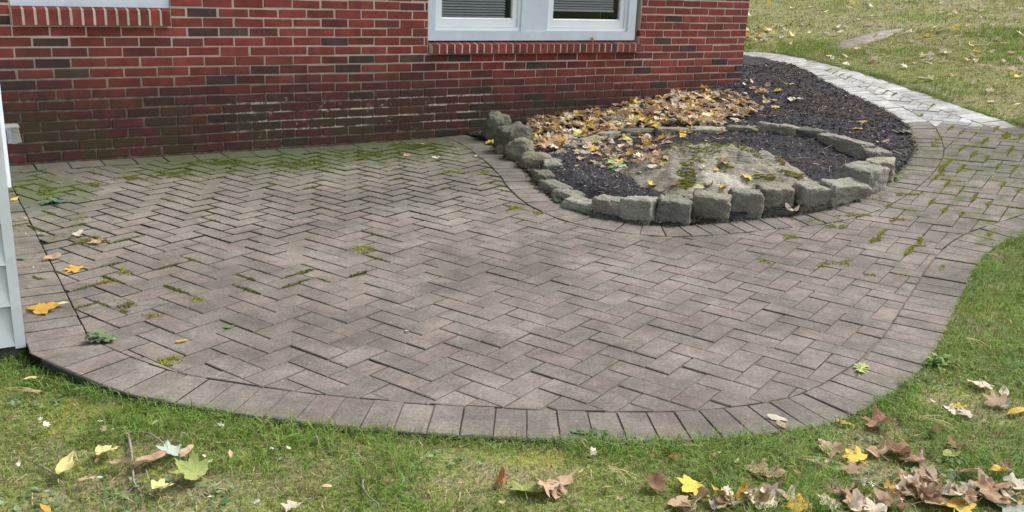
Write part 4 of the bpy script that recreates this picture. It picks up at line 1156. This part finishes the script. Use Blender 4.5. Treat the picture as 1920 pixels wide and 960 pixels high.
fg = "leaves lying on the front lawn"; pg = "leaves scattered on the patio"
NAMED = [  # px, py, kind, colour, pixel size, curl, group, label
    (985, 925, 'maple', 'limegreen', 58, 1, fg, "yellow-green maple leaf beside the long brown oak leaf at the bottom of the lawn"),
    (1050, 912, 'oak', 'pink', 96, 1, fg, "long pinkish brown oak leaf standing at the bottom middle of the lawn"),
    (938, 908, 'oval', 'russet', 42, 2, fg, "small russet curled leaf left of the yellow-green maple leaf"),
    (1222, 912, 'maple', 'brown', 52, 2, fg, "rolled dark brown leaf in the grass, left of the big orange-yellow leaf"),
    (1303, 915, 'maple', 'yellow', 62, 1, fg, "big two-toned yellow and tan leaf with a long stalk in the lawn"),
    (1272, 945, 'maple', 'tan', 52, 1, fg, "tan maple leaf just below the big two-toned yellow leaf"),
    (1345, 955, 'maple', 'white', 42, 2, fg, "whitish folded leaf at the bottom edge below the two-toned yellow leaf"),
    (1415, 940, 'maple', 'pink', 72, 1, fg, "pinkish tan maple leaf behind the heap at the bottom edge"),
    (1430, 950, 'maple', 'pale', 66, 2, fg, "cream folded leaf lying over a pinkish tan one at the bottom edge"),
    (1500, 955, 'maple', 'gold', 54, 1, fg, "golden brown leaf at the bottom edge, heaped with cream leaves"),
    (1480, 940, 'maple', 'pale', 50, 2, fg, "cream leaf with pointed lobes above the golden brown one at the bottom edge"),
    (1440, 892, 'maple', 'tan', 56, 1, fg, "pair of tan leaves' lower one in the middle right of the lawn"),
    (1428, 882, 'maple', 'pink', 50, 1, fg, "pinkish leaf lying above the tan one in the middle right of the lawn"),
    (1530, 867, 'maple', 'white', 24, 2, fg, "small whitish leaf in the grass left of the bright yellow leaf"),
    (1606, 862, 'maple', 'yellow', 44, 1, fg, "bright yellow leaf with pale centre standing in the grass"),
    (1588, 885, 'maple', 'pink', 44, 1, fg, "pinkish dry leaf just under the bright yellow standing leaf"),
    (1560, 845, 'maple', 'tan', 58, 2, fg, "tan rolled leaf left above the bright yellow standing leaf"),
    (1648, 853, 'maple', 'tan', 52, 2, fg, "tan curled leaf right of the bright yellow standing leaf"),
    (1655, 797, 'maple', 'brown', 60, 2, fg, "brown upright leaf at the patio's lower right rim"),
    (1583, 795, 'oval', 'gold', 26, 1, fg, "small golden leaf at the patio's lower right rim"),
    (1692, 852, 'maple', 'brown', 60, 2, fg, "large brown rolled leaf in the bright green grass"),
    (1720, 868, 'maple', 'pink', 52, 2, fg, "pinkish rolled leaf attached below the large brown one"),
    (1745, 893, 'maple', 'tan', 48, 1, fg, "tan leaf above the yellow leaf heap at the bottom right"),
    (1792, 838, 'maple', 'brown', 42, 2, fg, "dark brown and white crumpled leaf in the right lawn"),
    (1783, 855, 'oval', 'limegreen', 42, 1, fg, "pale green flat leaf below the crumpled brown one"),
    (1752, 812, 'oval', 'brown', 34, 2, fg, "small brown rolled leaf in the grass right of the upright leaf"),
    (1802, 767, 'maple', 'yellow', 32, 1, fg, "yellow leaf beside cream leaves in the right lawn"),
    (1780, 773, 'maple', 'pale', 34, 1, fg, "cream leaf left of the yellow one in the right lawn"),
    (1815, 778, 'maple', 'white', 30, 1, fg, "whitish leaf under the yellow one in the right lawn"),
    (1838, 722, 'maple', 'pale', 42, 1, fg, "cream crumpled leaf near the right edge of the lawn, highest of its row"),
    (1882, 738, 'oval', 'pale', 32, 1, fg, "small cream leaf right of the cream crumpled one"),
    (1868, 760, 'maple', 'tan', 44, 1, fg, "tan leaf left of the golden leaf at the right edge"),
    (1905, 775, 'oval', 'yellow', 34, 1, fg, "golden pointed leaf at the right edge of the lawn"),
    (1880, 765, 'oval', 'white', 30, 2, fg, "whitish folded leaf between the tan and golden leaves at the right edge"),
    (1825, 918, 'maple', 'white', 36, 2, fg, "whitish rounded leaf on top of the bottom right heap"),
    (1862, 920, 'maple', 'tan', 72, 2, fg, "large tan rolled leaf in the bottom right heap"),
    (1838, 908, 'oval', 'russet', 28, 1, fg, "small russet leaf standing behind the large tan rolled leaf"),
    (1900, 915, 'maple', 'white', 44, 2, fg, "whitish leaf at the right edge above the bottom right heap"),
    (1890, 940, 'maple', 'gold', 50, 1, fg, "golden leaf with yellow edge in the bottom right corner"),
    (1845, 935, 'maple', 'pink', 42, 1, fg, "pinkish leaf under the large tan rolled leaf"),
    (1790, 955, 'maple', 'yellow', 62, 1, fg, "brightest yellow maple leaf, at the bottom edge near the right corner"),
    (1900, 957, 'maple', 'sage', 52, 0, fg, "grey-green leaf in the bottom right corner"),
    (1790, 925, 'maple', 'white', 40, 2, fg, "whitish leaf just above the brightest yellow maple leaf"),
    (1740, 945, 'maple', 'pink', 60, 2, fg, "pinkish rolled leaf left of the brightest yellow maple leaf"),
    (1685, 925, 'maple', 'pale', 46, 2, fg, "cream rounded leaf left end of the bottom heap by the fallen stick"),
    (1715, 917, 'oval', 'brown', 50, 2, fg, "brown narrow rolled leaf standing in the bottom heap"),
    (1672, 945, 'maple', 'brown', 44, 1, fg, "brown leaf with a pale edge under the cream rounded leaf"),
    (1735, 930, 'maple', 'gold', 40, 1, fg, "golden brown leaf at the middle of the bottom heap"),
    (1610, 950, 'maple', 'pink', 56, 1, fg, "pinkish leaf at the bottom edge left of the cream leaves"),
    (1560, 945, 'maple', 'pale', 48, 1, fg, "broad cream leaf at the bottom edge below the small whitish leaf"),
    (1640, 955, 'maple', 'pale', 46, 2, fg, "cream leaf at the bottom edge right of the pinkish leaf"),
    (555, 953, 'maple', 'pale', 46, 2, fg, "cream curled leaf alone at the bottom edge, left of centre"),
    (190, 850, 'maple', 'lemon', 44, 1, fg, "yellow curled leaf left of the grey forked twig"),
    (225, 872, 'oval', 'tan', 46, 2, fg, "tan rolled leaf behind the grey forked twig"),
    (280, 868, 'oval', 'tan', 62, 2, fg, "long tan rolled leaf right of the grey forked twig"),
    (315, 850, 'maple', 'sage', 50, 1, fg, "grey-green maple leaf under the arched twig"),
    (350, 850, 'oval', 'tan', 34, 1, fg, "tan leaf right of the grey-green maple leaf"),
    (365, 892, 'maple', 'limegreen', 66, 1, fg, "large yellow-green maple leaf at the left of the lawn"),
    (298, 918, 'maple', 'lemon', 44, 2, fg, "folded yellow leaf below the large yellow-green maple leaf"),
    (120, 882, 'oval', 'lemon', 54, 2, fg, "narrow yellow rolled leaf near the lower left corner"),
    (160, 902, 'oval', 'tan', 28, 1, fg, "small tan leaf near the lower left corner"),
    (85, 957, 'oval', 'gold', 28, 1, fg, "golden leaf at the bottom edge near the lower left corner"),
    (55, 712, 'oval', 'lemon', 22, 1, fg, "small yellow leaf in the grass below the wing's foundation"),
    (1265, 858, 'oval', 'russet', 26, 1, fg, "small reddish tan leaf just below the patio's front rim"),
    (72, 585, 'maple', 'gold', 56, 1, pg, "golden brown leaf lying beside the wing's clapboards"),
    (98, 577, 'oval', 'lemon', 42, 1, pg, "yellow-green leaf tip next to the golden brown leaf by the clapboards"),
    (145, 508, 'maple', 'gold', 36, 1, pg, "golden brown leaf on the left border joint of the patio"),
    (97, 488, 'oval', 'tan', 32, 2, pg, "narrow tan leaf on the left border of the patio"),
    (178, 458, 'maple', 'tan', 26, 1, pg, "tan leaf on a moss patch at the left of the patio"),
    (146, 441, 'oval', 'white', 28, 1, pg, "whitish leaf near the moss patch at the left of the patio"),
    (78, 441, 'oval', 'white', 18, 1, pg, "small whitish leaf on the left border of the patio"),
    (26, 376, 'oval', 'yellow', 20, 0, pg, "yellow leaf at the foot of the white casing board"),
    (40, 487, 'oval', 'green', 20, 1, pg, "green leaf against the wing's clapboards"),
    (430, 615, 'oval', 'green', 22, 0, pg, "small dark green leaf alone on the pavers"),
    (340, 642, 'oval', 'gold', 18, 1, pg, "small golden leaf right of the weed at the front border"),
    (1614, 696, 'oak', 'limegreen', 54, 0, pg, "yellow-green oak leaf on the right front border"),
    (1455, 787, 'oval', 'white', 32, 1, pg, "whitish leaf near the patio's front right rim"),
    (1465, 800, 'oval', 'tan', 26, 1, pg, "small tan leaf scrap by the whitish leaf at the front rim"),
    (787, 271, 'oval', 'pale', 14, 1, pg, "pale leaf on the moss beside the brick wall"),
    (766, 293, 'maple', 'pink', 16, 1, pg, "brownish leaf on the moss near the brick wall"),
    (817, 298, 'maple', 'white', 18, 1, pg, "whitish leaf near the curved border by the boulders"),
    (893, 294, 'oval', 'white', 14, 1, pg, "whitish leaf scrap on the border beside the boulders"),
    (763, 623, 'oval', 'white', 12, 1, pg, "tiny whitish leaf scrap in the middle of the patio"),
    (918, 269, 'maple', 'yellow', 18, 1, pg, "yellow leaf at the foot of the boulders"),
    (955, 291, 'maple', 'pink', 18, 1, pg, "reddish leaf at the foot of the mossy wedge boulder"),
    (1108, 68, None, None, 0, 0, None, None),
    (1495, 378, 'maple', 'green', 56, 1, "leaves in the round bed", "dark green leaf leaning upright in a gap of the granite blocks"),
    (1485, 398, 'oval', 'pale', 34, 2, "leaves in the round bed", "cream dry leaf hanging beside the dark green leaning leaf"),
    (1226, 348, 'maple', 'yellow', 22, 1, "leaves in the round bed", "yellow leaf on top of the front granite blocks"),
    (1262, 350, 'maple', 'tan', 32, 2, "leaves in the round bed", "tan curled leaf at the front left foot of the ledge rock"),
    (1318, 275 + 42, 'oval', 'pale', 22, 2, "leaves in the round bed", "cream curled leaf on the left of the ledge rock's pale face"),
    (1357, 308, 'oval', 'tan', 22, 2, "leaves in the round bed", "tan curled leaf on top of the ledge rock"),
    (1343, 321, 'oval', 'gold', 20, 1, "leaves in the round bed", "golden leaf beside the small moss patch on the ledge rock"),
    (1401, 333, 'maple', 'yellow', 26, 1, "leaves in the round bed", "golden yellow upright leaf at the right foot of the ledge rock"),
    (1352, 352, 'maple', 'yellow', 22, 1, "leaves in the round bed", "yellow leaf at the front foot of the ledge rock"),
    (1330, 350, 'maple', 'brown', 22, 2, "leaves in the round bed", "dark brown curled leaf at the front foot of the ledge rock"),
    (1310, 354, 'maple', 'lemon', 24, 1, "leaves in the round bed", "pale yellow leaf behind the widest front granite block"),
    (1080, 312, 'oval', 'yellow', 12, 0, "leaves in the round bed", "small yellow-orange leaf on dark mulch at the left of the round bed"),
    (1162, 304, 'maple', 'yellow', 24, 1, "leaves in the round bed", "yellow leaf between pink leaves left of the ledge rock"),
    (1155, 318, 'maple', 'sage', 24, 1, "leaves in the round bed", "grey-green leaf on dark mulch left of the ledge rock"),
    (1093, 300, 'maple', 'pink', 30, 2, "leaves in the round bed", "pinkish curled leaf above the small yellow-orange leaf"),
    (1198, 325, 'oval', 'lemon', 18, 1, "leaves in the round bed", "small pale leaf at the left tip of the ledge rock"),
    (1574, 270, 'maple', 'gold', 20, 1, "leaves in the round bed", "golden leaf on mulch at the right of the round bed"),
    (1522, 254, 'maple', 'tan', 26, 2, "leaves in the round bed", "tan curled leaf against the back granite blocks"),
    (1614, 231, 'maple', 'gold', 20, 1, "leaves on the outer mulch", "golden brown leaf on the mulch right of the ring"),
    (1607, 244, 'oval', 'gold', 18, 1, "leaves on the outer mulch", "flat golden leaf just below the golden brown one on the mulch"),
    (1482, 159, 'maple', 'yellow', 18, 1, "leaves on the outer mulch", "yellow leaf on the mulch behind the house corner, farthest back"),
    (1455, 172, 'maple', 'yellow', 18, 1, "leaves on the outer mulch", "yellow leaf on the mulch in front of the house corner"),
    (1456, 202, 'maple', 'yellow', 18, 1, "leaves on the outer mulch", "yellow leaf on the mulch right of the leaf drift"),
    (1445, 191, 'oval', 'pink', 24, 1, "leaves on the outer mulch", "flat pinkish oval leaf at the right end of the leaf drift"),
    (1495, 189, 'oak', 'pale', 30, 1, "leaves on the outer mulch", "cream oak leaf lying alone on the dark mulch"),
    (1655, 267, 'maple', 'tan', 24, 1, "leaves on the outer mulch", "tan leaf on the mulch by the right ring blocks"),
]
for px, py, kind, c, spx, curl, g, lb in NAMED:
    if kind: leaf(px, py, kind, c, spx, curl, lb, g, lift=.0 if g == fg else .002, tilt=.12)
bpy.context.view_layer.update()
# a dead sprig standing on the window sill
o = leaf(0, 0, 'maple', 'brown', 0, 2, "dark dried leaf standing on the sill of the double window", None, pos=W(wpt(1108, 74)[0], .012, wpt(1108, 76)[1] - .004), size=.035)
o.rotation_euler.x += 1.2

HOLD = []
def px_scatter(poly, n):
    P = np.array(poly, float); x0, y0 = P.min(0); x1, y1 = P.max(0); out = []
    while len(out) < n:
        p = (random.uniform(x0, x1), random.uniform(y0, y1))
        if inside(P, np.array([p[0]]), np.array([p[1]]))[0]: out.append(p)
    return out
def pick(w): return random.choices(list(w), list(w.values()))[0]
PILE = {'tan': 6, 'pale': 3.6, 'pink': 3.4, 'gold': 1.7, 'yellow': 1.9, 'brown': 1.0, 'lemon': .8, 'white': .9}
drift = [(985, 226), (1003, 262), (1010, 282), (1055, 286), (1085, 262), (1130, 252), (1190, 243), (1260, 238), (1330, 236), (1400, 226), (1425, 205), (1400, 190), (1360, 178), (1320, 172), (1250, 182), (1180, 192), (1140, 205), (1080, 214), (1030, 216)]
stuffV, stuffF, stuffM = [], [], []; off2 = 0; CN = list(LCOL)
def stuff_leaf(px, py, kind, c, size, curl, lift, tilt):
    global off2
    b = at(px, py, top); Vv, Fv = SH[(kind, curl, random.randrange(2))]
    q = Matrix.Rotation(random.gauss(0, tilt), 3, 'X') @ Matrix.Rotation(random.gauss(0, tilt), 3, 'Y') @ Matrix.Rotation(random.uniform(0, 6.28), 3, 'Z')
    A = np.array(Vv) @ np.array(q).T * size + np.array([b[0], b[1], b[2] + lift])
    A[:, 2] = np.maximum(A[:, 2], top(A[:, 0], A[:, 1]) + .002)
    stuffV.append(A); stuffF.append(np.array(Fv) + off2); stuffM.append(np.full(len(Fv), CN.index(c))); off2 += len(A)
for i, (px, py) in enumerate(px_scatter(drift, 900)):
    kind = 'maple' if random.random() < .8 else 'oak'; c = pick(PILE); cu = random.choice((1, 1, 2, 0)); s = random.uniform(.040, .068); up = random.random() ** 1.3 * .042
    if i >= 896:
        leaf(px, py, kind, c, 0, cu, f"{CNAME[c]} {kind} leaf in the drift between brick wall and ring", "leaves in the drift by the wall", tilt=.5, lift=up + .02, size=s)
    else: stuff_leaf(px, py, kind, c, s, cu, up, .34)
for poly, n, lab, grp in [([(1085, 268), (1120, 300), (1180, 306), (1225, 300), (1250, 262), (1200, 252), (1130, 256)], 44, "leaf on the mulch between ledge rock and back left blocks", "leaves behind the ledge rock"),
                          ([(1270, 240), (1280, 258), (1400, 254), (1420, 240)], 22, "leaf against the back blocks behind the ledge rock", "leaves behind the ledge rock"),
                          ([(1225, 275), (1205, 318), (1240, 318), (1262, 285)], 14, "leaf caught along the ledge rock's left side", "leaves behind the ledge rock"),
                          ([(1380, 160), (1400, 200), (1450, 195), (1460, 170), (1420, 150)], 16, "leaf on the mulch by the house corner", "leaves on the outer mulch")]:
    for px, py in px_scatter(poly, n):
        c = pick(PILE); leaf(px, py, 'maple' if random.random() < .8 else 'oak', c, 0, random.choice((1, 1, 2)), f"{CNAME[c]} {lab}", grp, tilt=.4, size=random.uniform(.032, .056), lift=.008)
HILLW = {'pale': 5, 'white': 3, 'tan': 2.5, 'lemon': 1.6, 'gold': .5, 'yellow': .7}
hill = [(1398, 4), (1392, 92), (1470, 97), (1600, 125), (1700, 158), (1800, 192), (1915, 226), (1915, 4)]
for i, (px, py) in enumerate(px_scatter(hill, 150)):
    if py > 120 and random.random() < .5: continue
    c = pick(HILLW); kind = 'maple' if random.random() < .75 else 'oval'
    f_ = lambda x, y: lawn_z(x, y) + .012
    if i < 40: leaf(px, py, kind, c, 0, random.choice((1, 1, 2)), f"{CNAME[c]} {kind} leaf on the grassy bank beyond the path".replace('oval', 'narrow'), "leaves on the grassy bank", f=f_, tilt=.35, size=random.uniform(.05, .085), lift=.01)
    else: stuff_leaf(px, py, kind, c, random.uniform(.035, .075), random.choice((0, 1, 2)), .015, .35)
for px, py in px_scatter([(1075, 262), (1085, 300), (1140, 322), (1215, 318), (1245, 280), (1270, 256), (1200, 246), (1120, 252)], 70):
    stuff_leaf(px, py, random.choice(('maple', 'maple', 'oak')), pick({'pink': 5, 'tan': 4, 'pale': 3, 'gold': .6, 'white': .6}), random.uniform(.034, .058), random.choice((1, 1, 2)), random.random() * .012, .3)
for px, py in px_scatter([(1392, 55), (1398, 78), (1440, 80), (1500, 70), (1560, 62), (1500, 50), (1430, 48)], 34):
    stuff_leaf(px, py, 'maple', pick(HILLW), random.uniform(.05, .08), random.choice((1, 2)), .02, .4)
for px, py in px_scatter([(1555, 955), (1560, 915), (1640, 925), (1690, 905), (1770, 915), (1815, 925), (1830, 955)], 26) + px_scatter([(1290, 955), (1330, 935), (1480, 920), (1550, 940), (1550, 955)], 12) + px_scatter([(1815, 890), (1915, 890), (1915, 955), (1830, 950)], 10):
    c = pick({'tan': 5, 'pale': 3, 'pink': 4, 'brown': 2, 'gold': 1.2, 'white': 1, 'yellow': .5}); kind = random.choice(('maple', 'maple', 'oak', 'oval'))
    leaf(px, py, kind, c, 0, random.choice((1, 2, 2)), f"{CNAME[c]} {'narrow' if kind == 'oval' else kind} leaf in the heap along the lower right edge", "leaves heaped at the lower right", tilt=.45, size=random.uniform(.035, .052), lift=random.random() * .02)
for px, py in px_scatter([(10, 780), (10, 955), (700, 955), (1500, 955), (1915, 955), (1915, 560), (1830, 620), (1740, 760), (1500, 845), (900, 850), (300, 790)], 90):
    stuff_leaf(px, py, random.choice(('oval', 'oval', 'maple')), pick({'tan': 3, 'brown': 2, 'pale': 2, 'sage': 2, 'pink': 1}), random.uniform(.008, .02), random.choice((0, 1, 2)), .008, .4)
for px, py in px_scatter([(45, 390), (60, 620), (160, 560), (120, 400)], 22):
    stuff_leaf(px, py, 'oval', pick({'brown': 3, 'tan': 1, 'white': 1}), random.uniform(.006, .014), 2, .003, .3)
tag(fast("leaf_litter", np.vstack(stuffV), np.vstack(stuffF), [LM[c] for c in CN], midx=np.concatenate(stuffM), smooth=True), kind='stuff')

# ------------------------------------------------------------------ twigs, needles and weeds
def stick(pts, r, label, name="twig", mat=TWIG, lift=.012, f=None, extra=()):
    mb = MB(); f = f or (lambda x, y: np.maximum(lawn_z(x, y), zt(x, y) - .03))
    P = [at(*p, f) for p in pts]; P = [(q[0], q[1], q[2] + lift + .010 * math.sin(3.1 * i / max(1, len(P) - 1))) for i, q in enumerate(P)]
    c = chain(P, .02); z = np.interp(np.linspace(0, 1, len(c)), np.linspace(0, 1, len(P)), [q[2] for q in P])
    mb.tube([(c[i][0], c[i][1], z[i] + random.gauss(0, .0008)) for i in range(len(c))], r, r * .6, 7)
    for e in extra:
        Q = [at(*p, f) for p in e]; mb.tube([(q[0], q[1], q[2] + lift + .004) for q in Q], r * .7, r * .4, 6)
    return tag(mb.build(name, mat, smooth=True), label, "twig")
stick([(240, 818), (246, 850), (250, 890), (252, 915), (266, 932)], .0045, "grey crooked twig standing out in the left lawn", extra=[[(250, 890), (285, 868)]])
stick([(222, 824), (250, 820), (275, 823), (298, 835), (318, 852)], .0035, "thin arched grey twig crossing the crooked one")
stick([(75, 880), (95, 895), (122, 918)], .003, "thin grey twig at the lower left of the lawn")
stick([(682, 905), (680, 925), (690, 942), (712, 955)], .0035, "small curved grey twig at the bottom edge, left of centre")
stick([(480, 818), (497, 805), (515, 788)], .003, "short grey stick by the patio's front rim")
stick([(1726, 850), (1729, 882), (1745, 905), (1770, 930)], .0045, "pale forked stick among the leaves at the lower right")
stick([(1595, 905), (1640, 922), (1680, 938)], .0035, "grey stick lying left of the bottom right leaf heap")
stick([(1370, 953), (1400, 951), (1430, 950)], .007, "thick grey twig at the bottom edge among cream leaves")
stick([(1560, 55), (1600, 40), (1650, 33), (1690, 28)], .008, "dark fallen branch on the grassy bank", f=lambda x, y: lawn_z(x, y) + .01)
stick([(1620, 235), (1635, 245), (1650, 258)], .003, "thin pale twig on the mulch right of the ring", f=surf, lift=.01)
def needles(px, py, n, L, label, ang):
    mb = MB(); c = at(px, py)
    for i in range(n):
        a = ang + random.gauss(0, .22); l = L * random.uniform(.7, 1.1); o = RNG.normal(0, .006, 2)
        z0 = float(lawn_z(c[0], c[1])) + .022
        mb.tube([(c[0] + o[0], c[1] + o[1], z0 + .006), (c[0] + o[0] + math.cos(a) * l * .5, c[1] + o[1] + math.sin(a) * l * .5, z0 + .012), (c[0] + o[0] + math.cos(a) * l, c[1] + o[1] + math.sin(a) * l, z0)], .0010, .0006, 4, (.50, .40, .22))
    return tag(mb.build("pine_needles", NEEDLE), label, "pine needles", "fallen pine needle bundles")
needles(1140, 885, 4, .10, "tan pine needle bundle left of the rolled brown leaf", -1.0)
needles(1812, 640, 5, .11, "tan pine needle bundle on the lawn by the right bend of the patio", -1.1)
needles(1725, 790, 6, .12, "tan pine needle bundle near the upright brown leaf", -.5)
needles(1845, 420 + 60, 4, .10, "tan pine needle bundle near the narrow grass at the walkway", -1.0)
needles(1500, 868, 3, .12, "tan pine needles left of the small whitish leaf", -.7)
needles(70, 722, 6, .14, "tan pine needle bundle in the grass by the wing's foundation", 2.9)

def weed(px, py, n, L, label, c=(.09, .19, .06), wide=.4, f=surf, lift=0., up=.5):
    mb = MB(); b = at(px, py, f); r = random.Random(int(px * 7 + py))
    for i in range(n):
        a = r.uniform(0, 6.28); l = L * r.uniform(.55, 1.1); w = l * wide * .5; e = r.uniform(.15, 1.) * up
        d = Vector((math.cos(a), math.sin(a), 0)); s = Vector((-d.y, d.x, 0)); o = Vector((b[0] + r.gauss(0, L * .25), b[1] + r.gauss(0, L * .18), b[2] + lift))
        pts = [o, o + d * l * .35 + Vector((0, 0, l * e * .6)), o + d * l * .75 + Vector((0, 0, l * e * .8)), o + d * l + Vector((0, 0, l * e * .55))]
        cc = tuple(q * r.uniform(.7, 1.3) for q in c)
        vs = [pts[0] - s * w * .12, pts[0] + s * w * .12, pts[1] - s * w * .8, pts[1] + s * w * .8 + Vector((0, 0, w * .2)), pts[2] - s * w, pts[2] + s * w + Vector((0, 0, w * .2)), pts[3]]
        mb.add(vs, [(0, 1, 3, 2), (2, 3, 5, 4), (4, 5, 6)], cc)
    return tag(mb.build("weed", VEG), label, "weed", "weeds in the joints and along the stones")
weed(190, 640, 40, .05, "leafy green weed in the joint of the patio's front left border", (.11, .17, .08), .5, zt, 0, .9)
weed(97, 380, 16, .08, "pale green weed at the edge of the moss clump by the wing", (.12, .17, .10), .4, zt)
weed(1052, 378, 26, .055, "low green weed along the left blocks of the ring", (.055, .12, .06), .9, zt)
weed(1036, 366, 14, .04, "tiny green weed between the left ring blocks", (.06, .11, .06), .9, zt)
weed(1150, 352, 9, .12, "broad light green leaf rosette growing over the second front block", (.20, .34, .13), .34, surf, .12, .6)
weed(1168, 396, 7, .10, "light green weed hanging in the gap beside the tall square block", (.12, .21, .10), .35, zt, .06, .3)
weed(1668, 338, 22, .06, "light green weed at the foot of the far right ring block", (.14, .22, .07), .5, zt, 0, .9)
weed(1600, 376, 14, .045, "dark green weed at the foot of the big corner block", (.05, .10, .05), .9, zt)
weed(1430, 398, 14, .035, "tiny green weed at the foot of the front blocks", (.06, .15, .07), 1., zt)
weed(1105, 815, 12, .05, "small green weed at the middle of the patio's front rim", (.09, .15, .08), .5, zt)
weed(1760, 690, 40, .06, "bright green weed clump at the right bend of the patio", (.15, .24, .06), .3, lambda x, y: lawn_z(x, y), 0, 1.2)
weed(1690, 250, 10, .06, "small pale weed at the bed's edge beside the washed path", (.14, .17, .09), .7, bedz)
weed(1860, 345, 0, .05, "x", f=zt) if False else None
